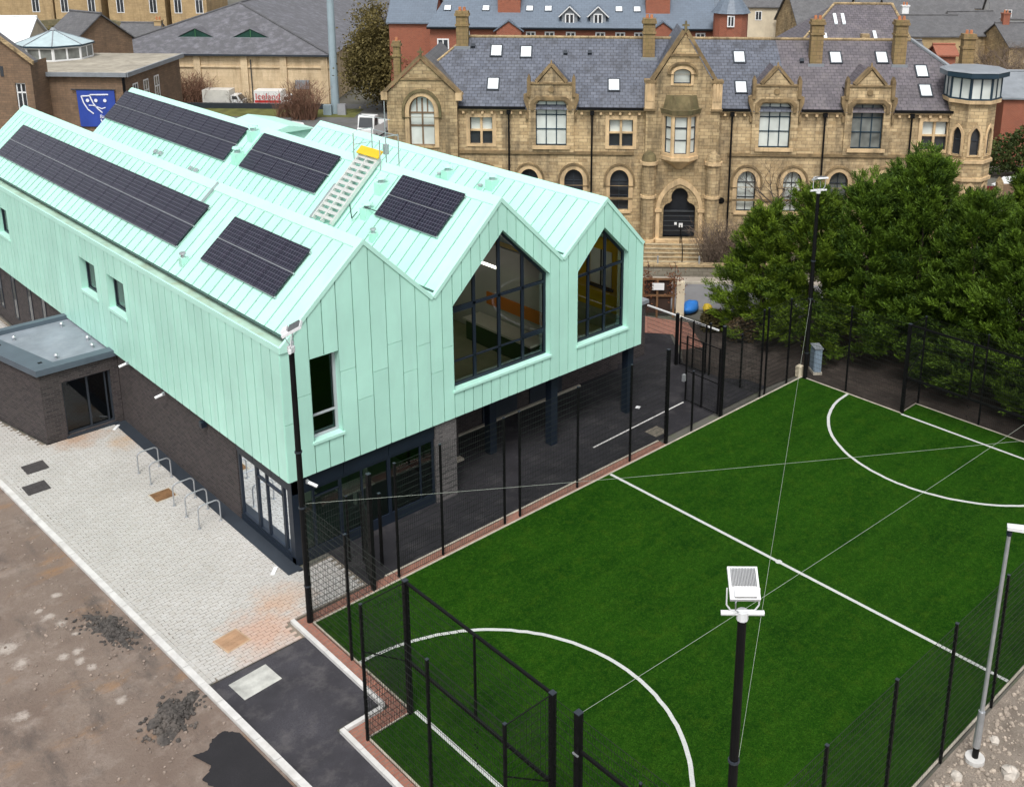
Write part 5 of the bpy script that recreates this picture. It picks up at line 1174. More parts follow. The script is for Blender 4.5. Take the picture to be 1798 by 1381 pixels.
# -- flat roofed hall with octagonal roof light
FLATR = M('pale_felt_roof', (.34, .31, .25), .9, .25, .5, stain=(.13, .11, .08), stain_amt=.7)
fl = thing('flat_roofed_hall', 'brown stone hall with a flat roof and octagonal glass roof light', 'building', tuple(pt(BF, -46, 54, 0)))
mb = MB(BF); mb.box(-56, -37.86, 48.5, 60, 0, 6.85); mb.build('wall', STONEB, fl)
mb = MB(BF); mb.box(-56, -37.6, 48.2, 60.2, 6.85, 7.1); mb.build('roof', FLATR, fl)
mb = MB(BF); mb.box(-56, -37.55, 48.1, 48.25, 6.8, 7.13); mb.box(-37.62, -37.45, 48.25, 60.2, 6.78, 7.12); mb.build('parapet', LEAD, fl)
for d in (50.3, 52.4, 54.6):
    window(fl, rect(d-.5, d+.5, 3.2, 6.0), lambda u, v, q: (-37.82-q, u, v), .1, 0, [((d, 3.3), (d, 5.9), .1), ((d-.4, 5.1), (d+.4, 5.1), .1)], WHITEP, PANED, BF, thick=.03)
mb = MB(BF); mb.tube((-37.9,48.35,0),(-37.9,48.35,6.7),.12,6); mb.build('downpipe', BLACK, fl)
lc = (-47.45, 57.0); og = lambda r: [(lc[0]+r*math.cos(math.pi/8+i*math.pi/4), lc[1]+r*math.sin(math.pi/8+i*math.pi/4)) for i in range(8)]
for i in range(8):
    p, q = og(3.0)[i], og(3.0)[(i+1)%8]; L = math.hypot(q[0]-p[0], q[1]-p[1]); ux, uy = (q[0]-p[0])/L, (q[1]-p[1])/L
    window(fl, rect(0, L, 7.1, 8.25), lambda u, v, q_, p=p, ux=ux, uy=uy: (p[0]+ux*u-uy*q_, p[1]+uy*u+ux*q_, v), .13, 0, [((L/2, 7.2), (L/2, 8.2), .14)], WHITEP, PANEG, BF, thick=.05, name='roof_light_window')
mb = MB(BF); loft(mb, og(3.2), 8.25, og(3.2), 8.38); mb.build('roof_light_fascia', BLUEFR, fl)
CONE = M('pale_blue_glazing', (.42, .52, .54), .35, .12, 1.5)
for i in range(8):
    p, q = og(3.15)[i], og(3.15)[(i+1)%8]; mb = MB(BF); mb.add([(*p, 8.39), (*q, 8.39), (lc[0], lc[1], 9.5)], [(0,1,2)]); mb.build('roof_light_pane', CONE, fl)
    mb = MB(BF); mb.tube((*p, 8.41), (lc[0], lc[1], 9.52), .05, 4); mb.build('glazing_rib', LEAD, fl)
mb = MB(BF); mb.cyl(lc[0], lc[1], 9.48, 9.7, .3, 8, .1); mb.build('roof_light_cap', LEAD, fl)
# banner
bn = thing('wall_banner', 'blue banner with white mask faces hanging on the brown stone hall', 'banner', tuple(pt(BF, -40.3, 48.4, 2.8)))
BL = M('banner_blue', (.025, .06, .32), .7, .15, 1.2); BWH = M('banner_white', (.75, .77, .85), .7, .03, 2)
bs0, bs1, bz0, bz1 = -41.8, -38.75, 2.75, 5.7
mb = MB(BF); mb.sheet([(bs0+.05, bz0), (bs1, bz0), (bs1, bz1), (bs0, bz1)], [], lambda a, b: (a, 48.36+.03*math.sin(a*3), b), lambda a, b: (a, 48.42, b), True); mb.build('cloth', BL, bn)
mb = MB(BF); mb.tube((bs0-.4, 48.36, bz1+.05), (bs1+.1, 48.36, bz1+.05), .05, 6); mb.build('top_pole', DGREY, bn)
def stroke(pts, w_=.1):
    mb = MB(BF); 
    for (a, b) in zip(pts[:-1], pts[1:]):
        dx, dz = b[0]-a[0], b[1]-a[1]; l = math.hypot(dx, dz) or 1; nx_, nz_ = -dz/l*w_/2, dx/l*w_/2
        mb.quad((a[0]+nx_, 48.31, a[1]+nz_), (a[0]-nx_, 48.31, a[1]-nz_), (b[0]-nx_, 48.31, b[1]-nz_), (b[0]+nx_, 48.31, b[1]+nz_))
    mb.build('emblem_line', BWH, bn)
def bq(px, py): return (bs0+(px-300)/570*(bs1-bs0), bz1-(py-260)/540*(bz1-bz0))
stroke([bq(780,320), bq(500,325), bq(500,340)]); stroke([bq(500,340), bq(370,345), bq(400,450), bq(450,540), bq(530,605)]); stroke([bq(500,340), bq(540,450), bq(600,530), bq(665,590)])
stroke([bq(470,480), bq(540,482), bq(600,505), bq(660,530), bq(720,510)], .08); stroke([bq(630,690), bq(665,760)], .1)
for ex in (460, 585, 720): 
    c_ = bq(ex, 410); mb = MB(BF); mb.add([(c_[0]+.14*math.cos(i*.524), 48.305, c_[1]+.14*math.sin(i*.524)) for i in range(12)], [tuple(range(12))]); mb.build('emblem_eye', BWH, bn)
def lettering(text, size, mat, parent, fr, loc, rx=math.pi/2, rz_=0, name='lettering'):
    cu = bpy.data.curves.new(name, 'FONT'); cu.body = text; cu.size = size; cu.extrude = .004; cu.materials.append(mat)
    tmp = bpy.data.objects.new('tmp_text', cu); COL.objects.link(tmp); dg = bpy.context.evaluated_depsgraph_get()
    me = bpy.data.meshes.new_from_object(tmp.evaluated_get(dg)); bpy.data.objects.remove(tmp); me.name = name
    if not me.materials: me.materials.append(mat)
    o = bpy.data.objects.new(name, me); COL.objects.link(o); o.parent = parent
    o.location = Vector(pt(fr, *loc)-BASE[parent.name]); o.rotation_euler = (rx, 0, rz_); BASE[o.name] = BASE[parent.name]; return o
c_ = bq(620, 672); lettering('Banc', .42, BWH, bn, BF, (c_[0], 48.3, c_[1]), rz_=-math.pi/4)
# -- brown gabled house at the left edge
gh = thing('brown_gabled_house', 'brown stone gabled house at the left edge of the picture', 'building', tuple(pt(BF, -50, 47, 0)))
wn_ = rect(-45.35, -44.55, 4.55, 6.6)
mb = MB(BF); mb.sheet([(-58,0),(-43.95,0),(-43.95,8.25),(-50.9,13.8),(-58,8.25)], [wn_], lambda a, b: (a, 46, b), lambda a, b: (a, 46.3, b)); mb.quad((-43.95,46,0),(-43.95,48.5,0),(-43.95,48.5,8.25),(-43.95,46,8.25)); mb.build('wall', STONEB, gh)
window(gh, wn_, lambda u, v, q: (u, 46+q, v), .09, .12, [((-44.95, 4.6), (-44.95, 6.5), .08), ((-45.3, 5.85), (-44.6, 5.85), .12)], WHITEP, PANED, BF)
mb = MB(BF); mb.prism([(-43.7,45.8,8.15),(-50.9,45.8,13.9),(-50.9,46.7,13.9),(-43.7,46.7,8.15)], (0,0,.16)); mb.build('roof', SLATEG, gh)
mb = MB(BF); mb.prism([(-43.6,45.7,8.05),(-50.9,45.7,13.9),(-50.9,45.95,13.9),(-43.6,45.95,8.05)], (0,0,.3)); mb.build('verge', STONED, gh)
mb = MB(BF); mb.box(-46.35,-46.1,45.97,46.02,7.1,7.9); mb.build('slit_window', PANED, gh)
# -- left background
house(-55.2, 60.5, 5.6, 7, 7.2, 9.7, 'house with a bleached white roof behind the octagonal roof light', CREAM, M('white_sheet_roof', (.72,.74,.74), .6, .1, .8), rot=.1)
house(-52.0, 66.5, 4.6, 6.5, 7.3, 9.7, 'small stone gabled house with grey roof behind the octagonal roof light', STONEB, SLATEG, rot=-.55, wins=((1.2, 5.2, .6, 1.1),))
house(-53.4, 87, 4.4, 5, 5.0, 6.6, 'small yellow stone pavilion with a dark hipped roof', STONEY, SLATEG, wins=((-1, 2.6, .7, 1.3),), chim=((2.0, 2.4, 4.6, 7.0, STONEY),))
house(-57.5, 84, 3.2, 6, 4.4, 6.0, 'low yellow gabled porch beside the dark roofed pavilion', STONEY, SLATEG, rot=-.2, ridge_along=False)
for k, (s, wd, h, lb, ch) in enumerate([(-84,12,11,'tall yellow stone house at the top left corner',None),(-74.5,7,11.5,'tall yellow stone house second along the top left terrace',None),(-66,8.5,11,'yellow stone house above the mossy retaining wall',None),(-58.5,5.5,11.5,'yellow stone house next to the grey market roof',None)]):
    house(s, 118, wd-.3, 9, h, h+3, lb, STONEY, SLATEG, wins=[(-wd*.3, 1.2, 1.1, 2.0), (wd*.28, 1.2, 1.1, 2.0), (-wd*.28, 5.2, 1.1, 2.0), (wd*.28, 5.2, 1.1, 2.0)])
MOSS = M_brick('mossy_wall', (.20, .17, .10), (.14, .125, .07), (.09, .085, .05), .6, .3, .02, .95, stain=(.09, .10, .035), stain_amt=.7, dirt=.35)
mb = MB(BF); mb.prism([(-90,104,0),(-57,104,0),(-57,104,4.2),(-66,104,6.0),(-78,104,5.0),(-90,104,4.4)], (0,.8,0)); mb.build('retaining_wall', MOSS, label='long mossy stone retaining wall below the yellow terrace', cat='wall')
mb = MB(BF); mb.prism([(-72,96,0),(-56,96,0),(-56,96,3.6),(-64,96,4.4),(-72,96,3.2)], (0,.6,0)); mb.build('retaining_wall', MOSS, label='shorter mossy stone wall behind the pavilion roof', cat='wall')
# -- market hall
mk = thing('market_hall', 'pale stone market hall with a big grey hipped roof', 'building', tuple(pt(BF, -40, 95, 0)))
MKW = M_brick('pale_market_stone', (.66, .52, .34), (.58, .45, .28), (.48, .37, .23), .9, .4, .01, .9, stain=(.25, .17, .09), stain_amt=.6, dirt=.2)
mb = MB(BF); mb.box(-52.6, -28, 75, 130, 0, 5.2); mb.build('wall', MKW, mk)
MKR = M_brick('market_slates', (.115, .115, .125), (.09, .09, .10), (.06, .06, .065), .5, .3, .012, .6, stain=(.27, .27, .31), stain_amt=.6, dirt=.2, spec=.5)
ap, rg = (-40.3, 85.2, 9.55), (-40.3, 125, 9.55)
for P_ in ([(-52.9,74.6,5.1),(-27.7,74.6,5.1),ap], [(-27.7,74.6,5.1),(-27.7,130,5.1),rg,ap], [(-52.9,130,5.1),(-52.9,74.6,5.1),ap,rg]):
    mb = MB(BF); mb.add(P_, [tuple(range(len(P_)))]); mb.build('roof_slope', MKR, mk)
mb = MB(BF); mb.tube(ap, (-27.7,74.6,5.15), .14, 6); mb.tube(ap, (-52.9,74.6,5.15), .14, 6); mb.tube(ap, rg, .14, 6); mb.build('hip_tiles', M('hip_tile', (.09,.09,.095), .7, .2, 2), mk)
mb = MB(BF); mb.box(-52.9,-27.6,74.45,74.65,4.98,5.16); mb.build('gutter', DGREY, mk)
for s in (-46.8,-41.85,-36.9,-32.8,-28.5):
    mb = MB(BF); mb.box(s-.35,s+.35,74.75,75,0,4.95); mb.build('pilaster', MKW, mk)
mb = MB(BF); mb.box(-52,-28,74.85,75,3.75,3.9); mb.build('string_course', MKW, mk)
GLZ = M('dark_green_louvre', (.01, .05, .035), .5, .3, 2)
for s in (-42.9, -37.0):
    mb = MB(BF); d0 = 77.9; zb = 5.1+.42*(d0-74.6)
    mb.add([(s-2.05,d0,zb),(s+2.05,d0,zb),(s,d0,zb+.95),(s,d0+2.6,zb+.95),(s-2.05,d0+.02,zb-.02),(s+2.05,d0+.02,zb-.02)], [(0,2,3),(1,3,2)]); dm = mb.build('roof_gablet', MKR, mk)
    mb = MB(BF); mb.add([(s-1.9,d0+.1,zb+.02),(s+1.9,d0+.1,zb+.02),(s,d0+.1,zb+.9)], [(0,1,2)]); mb.build('louvre', GLZ, dm)
    mb = MB(BF); mb.tube((s,d0+.05,zb),(s,d0+.05,zb+.88),.06,4); mb.build('louvre_post', M('louvre_green', (.04,.14,.06), .5, .1, 2), dm); mb = MB(BF); mb.box(s-2.05,s+2.05,d0-.03,d0+.08,zb-.1,zb+.03); mb.build('louvre_sill', LEAD, dm)
mb = MB(BF); mb.tube((-36.2,74.8,0.2),(-36.2,74.8,4.6),.06,6); mb.build('downpipe', DGREY, mk)
mb = MB(BF); mb.box(-31.6,-30.2,74.6,74.95,1.6,2.5); mb.build('air_unit', LEAD, mk)
mb = MB(BF); mb.box(-44,-26.5,71.7,71.95,0,.55); mb.build('yard_wall', DGREY, label='low dark wall in front of the parked vans', cat='wall')
house(-35, 118, 16, 12, 5.0, 7.2, 'low shed with a grey roof behind the tall mast', CREAM, SLATEG)
house(-43, 150, 26, 14, 2.6, 6.0, 'long shed with a bright white roof at the top edge', WHITEP, M('white_metal_roof', (.8,.8,.8), .5, .04, .5))
# -- vehicles
RUB = M('tyre_rubber', (.012,.012,.013), .8, .1, 5); CARGL = M_pane('car_glass', (.02,.025,.03), .03, .2)
def vehicle(s, d, rot, L, Wd, Hh, prof, body, label, cat, glass, name, hub=.0, extra=None):
    f = frame(s, d, 0, rot, BF); t = thing(name, label, cat, tuple(pt(f, 0, 0, 0)))
    mb = MB(f); mb.prism([(x*L-L/2, -Wd/2, .16+z*(Hh-.16)) for x, z in prof], (0, Wd, 0)); mb.build('body', body, t)
    for x in (.2, .8):
        for sg in (-1, 1):
            mb = MB(f); y = sg*(Wd/2-.02); mb.tube((x*L-L/2, y-sg*.16, .27), (x*L-L/2, y+sg*.02, .27), .27, 14); wh = mb.build('wheel', RUB, t)
            mb = MB(f); mb.tube((x*L-L/2, y+sg*.02, .27), (x*L-L/2, y+sg*.035, .27), .15, 10); mb.build('hub', GALV, wh)
    for P_ in glass:
        for sg in (-1, 1):
            mb = MB(f); y = sg*(Wd/2+.008); mb.add([(x*L-L/2, y, .16+z*(Hh-.16)) for x, z in P_], [tuple(range(len(P_)))]); mb.build('side_window', CARGL, t)
    if extra: extra(t, f)
    return t, f
VANP = [(0,0),(1,0),(1,.42),(.93,.5),(.84,.86),(.78,1),(.02,1),(0,.96)]
VG = [[(.74,.55),(.9,.55),(.83,.82),(.74,.82)]]
def wind(L, Wd, Hh, a, b):
    def fn(t, f):
        mb = MB(f); mb.add([(a[0]*L-L/2+.01,-Wd*.44,.16+a[1]*(Hh-.16)),(a[0]*L-L/2+.01,Wd*.44,.16+a[1]*(Hh-.16)),(b[0]*L-L/2+.01,Wd*.4,.16+b[1]*(Hh-.16)),(b[0]*L-L/2+.01,-Wd*.4,.16+b[1]*(Hh-.16))], [(0,1,2,3)]); mb.build('windscreen', CARGL, t)
        mb = MB(f); mb.box(L/2-.02, L/2+.05, -Wd*.46, Wd*.46, .2, .36); mb.build('bumper', DGREY, t)
        for sg in (-1, 1): mb = MB(f); mb.box(L/2-.03, L/2+.03, sg*Wd*.36-.12, sg*Wd*.36+.12, .48, .62); mb.build('headlight', PANEW, t)
    return fn
VWH = M('white_van_paint', (.70, .71, .70), .3, .04, 1)
def boxvan(s, d, label, text):
    L, Wd, Hh = 4.1, 1.6, 1.25
    t, f = vehicle(s, d, 0, L, Wd, Hh, [(0,0),(1,0),(1,.5),(.93,.58),(.86,1),(.70,1),(.70,.35),(0,.35)], VWH, label, 'van', [[(.74,.62),(.89,.62),(.85,.93),(.74,.93)]], 'delivery_van', extra=wind(L, Wd, Hh, (.965,.56), (.875,.96)))
    mb = MB(f); mb.box(-L/2, L*.19, -Wd/2-.05, Wd/2+.05, .5, 1.78); mb.build('cargo_box', VWH if text else M('dirty_white_box', (.55,.54,.5), .5, .15, 1.5), t)
    if text:
        mb = MB(f); mb.box(-L/2+.05, L*.17, -Wd/2-.062, -Wd/2-.052, .56, .82); mb.build('red_stripe', M('van_red', (.5,.03,.03), .5, .05, 2), t)
        lettering(text, .92, M('sign_red', (.55,.02,.03), .5, .05, 2), t, f, (-L/2+.12, -Wd/2-.07, .9), rz_=-math.pi/4)
boxvan(-33.2, 73.0, 'white delivery van with red lettering parked below the market hall', 'Iceland')
boxvan(-38.6, 73.2, 'plain dirty white delivery van parked below the market hall', None)
vehicle(-20.4, 59.1, -math.pi/2-.15, 4.2, 1.5, 2.1, [(0,0),(1,0),(1,.4),(.95,.46),(.9,.95),(.86,1),(.66,1),(.64,.5),(0,.5)], VWH, 'white tipper truck seen over the third mint roof', 'truck', [[(.7,.55),(.9,.55),(.87,.9),(.7,.9)]], 'tipper_truck', extra=wind(4.2, 1.5, 2.1, (.955,.48), (.9,.93)))
CARP = [(0,0),(1,0),(1,.42),(.96,.5),(.76,.58),(.64,.97),(.28,1),(.08,.62),(0,.55)]
vehicle(-27.4, 58.2, -.5, 3.4, 1.5, 1.25, CARP, VWH, 'white car parked beyond the dip between the mint roofs', 'car', [[(.3,.62),(.7,.62),(.61,.9),(.32,.92)]], 'parked_car', extra=wind(3.4, 1.5, 1.25, (.76,.6), (.64,.94)))
vehicle(30.2, 40.5, .3, 3.4, 1.5, 1.25, CARP, VWH, 'white car just right of the stone turret', 'car', [[(.3,.62),(.7,.62),(.61,.9),(.32,.92)]], 'parked_car', extra=wind(3.4, 1.5, 1.25, (.76,.6), (.64,.94)))
# -- tall mast
t = thing('tall_mast', 'tall pale blue steel mast rising behind the mint roofs', 'mast', tuple(pt(BF, -26.3, 69.6, 0)))
MASTM = M('pale_blue_steel', (.30, .38, .42), .5, .08, 1)
mb = MB(BF); mb.tube((-26.3,69.6,0),(-26.25,69.6,15.5),.43,14,.30); mb.build('pole', MASTM, t); mb = MB(BF); mb.box(-27.3,-26.5,68.6,69.2,0,1.0); mb.build('control_box', MASTM, t); mb = MB(BF); mb.box(-25.9,-25.1,68.7,69.1,0,1.1); mb.build('control_box', M('grey_box', (.3,.31,.33), .6, .1, 2), t)
# -- red brick terrace
rb = thing('red_brick_terrace', 'red brick terrace with blue slate roof behind the stone building', 'building', tuple(pt(BF, -2.5, 67, 0)))
mb = MB(BF); mb.box(-15.75, 10.6, 64, 76, 0, 9.35); mb.build('wall', REDBRICK, rb)
def RR(p):
    q = np.empty_like(p); c_, s_ = math.cos(.588), math.sin(.588); q[:,0] = p[:,0]; q[:,1] = 63.7+p[:,1]*c_-p[:,2]*s_; q[:,2] = 9.22+p[:,1]*s_+p[:,2]*c_; return BF(q)
SLB = M_brick('new_blue_slate', (.135, .17, .215), (.115, .145, .185), (.07, .085, .105), .5, .3, .01, .5, dirt=.12, spec=.5)
mb = MB(RR); mb.prism([(-16.0,0,0),(10.7,0,0),(10.7,7.6,0),(-13.6,7.6,0)], (0,0,.12)); mb.build('roof', SLB, rb)
mb = MB(BF); mb.box(-16,10.7,63.55,63.7,9.1,9.22); mb.build('gutter', BLACK, rb)
for px_s in (-14.3,-10.7,-6.6,-4.85,1.75,3.45): 
    mb = MB(RR); mb.box(px_s-.35,px_s+.35,2.3,3.1,.12,.2); o = mb.build('skylight', DGREY, rb); mb = MB(RR); mb.box(px_s-.3,px_s+.3,2.36,3.04,.2,.21); mb.build('pane', SKYL, o)
for s in (-2.83, -.2):
    mb = MB(BF); mb.prism([(s-.72,64.3,9.6),(s+.72,64.3,9.6),(s+.72,64.3,10.45),(s,64.3,11.1),(s-.72,64.3,10.45)], (0,3,0)); o = mb.build('dormer', LEAD, rb)
    window(rb, rect(s-.42, s+.42, 9.5, 10.55), lambda u, v, q: (u, 64.27+q, v), .1, -.04, [((s, 9.6), (s, 10.5), .12)], WHITEP, PANED, BF, thick=.05)
    for sg in (-1, 1): mb = MB(BF); mb.prism([(s+sg*1.0,64.1,10.2),(s,64.1,11.12),(s,67.5,11.12),(s+sg*1.0,67.5,10.2)], (0,0,.14)); mb.build('dormer_roof', SLB, rb)
    for sg in (-1, 1): mb = MB(BF); mb.tube((s+sg*1.0,64.08,10.25),(s,64.08,11.2),.06,4); mb.build('bargeboard', WHITEP, rb)
for s, s1 in ((-9.55,-7.45),(4.24,6.48)):
    mb = MB(BF); mb.box(s,s1,65.4,67.2,9.4,12.8); mb.build('brick_stack', REDBRICK, rb); mb = MB(BF); mb.box(s-.1,s1+.1,65.3,67.3,12.8,13.0); mb.build('stack_cap', CONC, rb)
for s in (-8.4, 5.75):
    mb = MB(BF); mb.prism([(s-1.15,63.5,8.0),(s+1.15,63.5,8.0),(s+1.15,63.5,9.0),(s,63.5,9.85),(s-1.15,63.5,9.0)], (0,1.5,0)); mb.build('eaves_gable', REDBRICK, rb)
    for sg in (-1, 1): mb = MB(BF); mb.prism([(s+sg*1.4,63.35,8.9),(s,63.35,9.9),(s,66,9.9),(s+sg*1.4,66,8.9)], (0,0,.12)); mb.build('gablet_roof', SLB, rb)
for s in (-12.5,-6.4,-4.66,-2.71,0.02,1.86,3.59,9.25):
    window(rb, rect(s-.45, s+.45, 7.6, 8.92), lambda u, v, q: (u, 63.95+q, v), .12, -.02, [((s, 7.7), (s, 8.85), .1)], WHITEP, PANED, BF, thick=.06)
window(rb, rect(-15.1, -14.0, 6.55, 8.2), lambda u, v, q: (u, 63.95+q, v), .12, -.02, [((-14.55, 6.6), (-14.55, 8.1), .1)], WHITEP, PANED, BF, thick=.06)
house(-18.2, 68, 4.2, 8, 9.3, 12, 'red brick house end left of the red brick terrace', REDBRICK, SLB)
rt_ = thing('red_brick_turret', 'round red brick turret with a conical slate roof', 'building', tuple(pt(BF, 11.8, 62.8, 0)))
mb = MB(BF); mb.cyl(11.8, 62.8, 0, 10.95, 1.55, 14); mb.build('wall', REDBRICK, rt_); mb = MB(BF); mb.cyl(11.8, 62.8, 10.9, 13.3, 1.8, 14, .05); mb.build('roof', SLB, rt_)
window(rt_, rect(11.3, 11.95, 9.75, 10.75), lambda u, v, q: (u, 61.2+q, v), .1, -.03, [((11.62, 9.8), (11.62, 10.7), .08)], WHITEP, PANED, BF, thick=.05)
house(8.9, 66, 4.5, 8, 8.8, 12.5, 'slate roofed wing beside the red brick turret', REDBRICK, SLB)
# -- rear wing roof behind the stone building
rw = thing('rear_wing', 'purple slate hipped roof of the wing behind the stone building', 'building', tuple(pt(BF, 18.5, 48, 0)))
mb = MB(BF); mb.box(14.0, 23, 44, 53, 0, 9.6); mb.build('wall', STONED, rw)
for P_ in ([(13.7,43.7,9.5),(23.2,43.7,9.5),(22.2,48.4,12.9),(17.8,48.4,12.9)], [(13.7,53,9.5),(13.7,43.7,9.5),(17.8,48.4,12.9)], [(23.2,43.7,9.5),(23.2,53,9.5),(22.2,48.4,12.9)]):
    mb = MB(BF); mb.add(P_, [tuple(range(len(P_)))]); mb.build('roof_slope', SLATEP, rw)
mb = MB(BF); mb.tube((17.8,48.4,12.95),(22.2,48.4,12.95),.1,6); mb.tube((17.8,48.4,12.95),(13.7,43.7,9.55),.1,6); mb.tube((22.2,48.4,12.95),(23.2,43.7,9.55),.1,6); mb.build('ridge_tiles', STONED, rw)
for s, u in ((17.6, .68), (18.2, .68), (16.6, .3), (17.5, .2), (20.3, .35)):
    d0 = 43.7+4.7*u; z0 = 9.5+3.4*u; mb = MB(BF); mb.prism([(s-.12,d0-.45,z0-.26),(s+.12,d0-.45,z0-.26),(s+.12,d0+.45,z0+.39),(s-.12,d0+.45,z0+.39)], (0,0,.1)); mb.build('skylight', SKYL, rw)
mb = MB(BF); mb.box(19.2,19.8,44.9,45.4,9.8,11.0); mb.build('chimney', STONED, rw)
# -- houses to the right
GR = SLATEG
house(21, 96, 7, 7, 8.7, 11.5, 'cream rendered house with a grey roof at the top right', CREAM, GR, wins=((-1.5, 7.0, .8, 1.1), (1.2, 7.0, .8, 1.1)))
house(26, 88, 6.5, 8, 7.3, 10.8, 'grey slate house between the chimneys of the stone building', STONED, GR, rot=.15, chim=((2.6, 4, 9.5, 12, CREAM),))
house(43, 104, 11, 8, 6.0, 8.8, 'long grey roofed house near the top right', STONED, GR, rot=-.08)
house(37.8, 92, 3.0, 6, 6.2, 7.6, 'small white house with a white chimney near the top right', CREAM, GR, chim=((-1, 3, 7, 8.9, WHITEP),))
house(37.5, 84, 6.5, 7, 6.6, 8.4, 'cream stone house under a mossy grey roof at the right', STONEY, GR, rot=.08)
house(30.7, 60, 1.5, 2.5, 7.6, 8.2, 'small red brick lean to above the slate roof at the right', REDBRICK, REDBRICK)
house(48, 98, 6, 8, 5.2, 7.6, 'grey roofed house among the bare trees at the right', STONED, GR, rot=.25)
house(56, 110, 6, 8, 6.2, 9.5, 'white house at the top right corner', WHITEP, GR, rot=-.2, wins=((-1, 6.2, .9, 1.1),))
house(46, 122, 14, 9, 5.5, 8.6, 'long grey terrace roof far back at the top right', STONED, GR)
house(33, 118, 9, 9, 6.5, 9.5, 'grey roofed house far back behind the rear wing', STONED, GR, rot=.2)
house(62, 128, 12, 9, 6, 9, 'grey roofed terrace beyond the white house', CREAM, GR)
house(34.9, 50, 5.4, 8, 5.5, 6.9, 'red brick house with a grey roof right of the stone turret', REDBRICK, LEAD)
house(25.5, 54, 4, 6, 7.0, 9.0, 'grey slate outbuilding between the turret and the rear wing', STONED, GR, rot=.1)
# -- street corner right of the turret
t = thing('belisha_beacon', 'yellow globe beacon on a striped black and white post', 'beacon', tuple(pt(BF, 27.4, 34, 0)))
for k in range(5): mb = MB(BF); mb.cyl(27.4, 34, k*.45, (k+1)*.45, .06, 8); mb.build('post_band', WHITEP if k % 2 else BLACK, t)
mb = MB(BF); mb.sphere((27.35,34,2.55), .22, 12, 8); mb.build('globe', M('amber_globe', (.85,.55,.02), .3, .05, 1), t, smooth=True)
t = thing('garden_wall', 'stone garden wall with a dark red gate right of the turret', 'wall', tuple(pt(BF, 28, 36.5, 0)))
mb = MB(BF); mb.box(27.4, 40, 36.8, 37.1, 0, 1.7); mb.build('masonry', STONEB, t); mb = MB(BF); mb.box(26.0,27.0,36.3,36.38,.2,1.7); mb.build('gate', M('dark_red_gate', (.12,.01,.015), .6, .1, 2), t)
for s in (25.8, 27.2): mb = MB(BF); mb.box(s-.2,s+.2,36.15,36.55,0,2.0); mb.prism([(s-.2,36.15,2.0),(s+.2,36.15,2.0),(s,36.15,2.35)], (0,.4,0)); mb.build('gate_pier', STONED, t)
# -- hoarding, bags, saplings
t = thing('timber_hoarding', 'dark timber frame with a white notice beside the street', 'hoarding', tuple(pt(BF, 2.6, 15.6, 0)))
mb = MB(BF); mb.box(1.0,3.3,15.62,15.68,.2,1.95); mb.build('boarding', M('dark_boarding', (.035,.02,.014), .8, .2, 3), t)
for s in (1.9, 2.6, 3.42): mb = MB(BF); mb.box(s-.05,s+.05,15.5,15.6,0,2.05); mb.build('post', WOOD, t)
for z in (1.1, 1.97): mb = MB(BF); mb.box(1.0,3.5,15.52,15.61,z,z+.09); mb.build('rail', WOOD, t)
mb = MB(BF); mb.box(2.33,2.93,15.44,15.49,1.48,1.83); o = mb.build('notice', WHITEP, t)
mb = MB(BF); mb.box(3.55,3.95,15.4,15.7,0,1.9); mb.build('stone_pier', CREAM, t)
def bag(x, y, rx, ry, h, col, label):
    g = random.Random(int(x*10)); mb = MB(frame(x, y, 0, .4)); mb.sphere((0,0,h*.45), 1, 10, 7, rx, ry, h*.55); mb.v = [(a+g.uniform(-.04,.04), b+g.uniform(-.04,.04), max(.012, c+g.uniform(-.05,.05))) for a, b, c in mb.v]
    mb.build('sack', M('sack_'+label[:4], col, .6, .15, 4), label=label, cat='sack', smooth=True)
bag(14.66, 8.5, .75, .4, .55, (.02,.16,.5), 'blue sheeted heap beside the street'); bag(15.15, 7.75, .3, .25, .5, (.6,.42,.03), 'yellow sack next to the blue heap')

# ================================================================== TREES AND SHRUBS
def fast_quads(name, V, tone, mat, parent=None, **k):
    n = len(V)//4; me = bpy.data.meshes.new(name); base = BASE[parent.name] if parent is not None else np.array(k.pop('loc'), float)
    me.vertices.add(len(V)); me.vertices.foreach_set('co', (V-base).ravel()); me.loops.add(4*n); me.loops.foreach_set('vertex_index', np.arange(4*n)); me.polygons.add(n)
    me.polygons.foreach_set('loop_start', np.arange(n)*4); me.polygons.foreach_set('loop_total', np.full(n, 4))
    me.update(calc_edges=True); at = me.attributes.new('tone', 'FLOAT', 'FACE'); at.data.foreach_set('value', tone)
    me.materials.append(mat); o = bpy.data.objects.new(name, me); COL.objects.link(o)
    if parent is not None: o.parent = parent
    else: o.location = base
    BASE[o.name] = base; return tag(o, **k)
def leaves(C, D, L, Wd, rng):
    """lens-shaped quads: centres C, directions D (n,3), length L, width Wd"""
    n = len(C); r_ = rng.normal(size=(n, 3)); S = np.cross(D, r_); S /= np.linalg.norm(S, axis=1)[:, None]+1e-9
    L = np.asarray(L).reshape(-1, 1)*np.ones((n, 1)); Wd = np.asarray(Wd).reshape(-1, 1)*np.ones((n, 1))
    V = np.empty((n, 4, 3)); V[:, 0] = C; V[:, 1] = C+D*L*.45+S*Wd; V[:, 2] = C+D*L; V[:, 3] = C+D*L*.45-S*Wd
    return V.reshape(-1, 3)
def norm(a): return a/(np.linalg.norm(a, axis=-1, keepdims=True)+1e-9)
CONI = M_leaf('conifer_foliage', (.007, .027, .003), (.14, .235, .018), .14)
CONI2 = M_leaf('conifer_foliage_bright', (.011, .036, .004), (.19, .285, .02), .14)
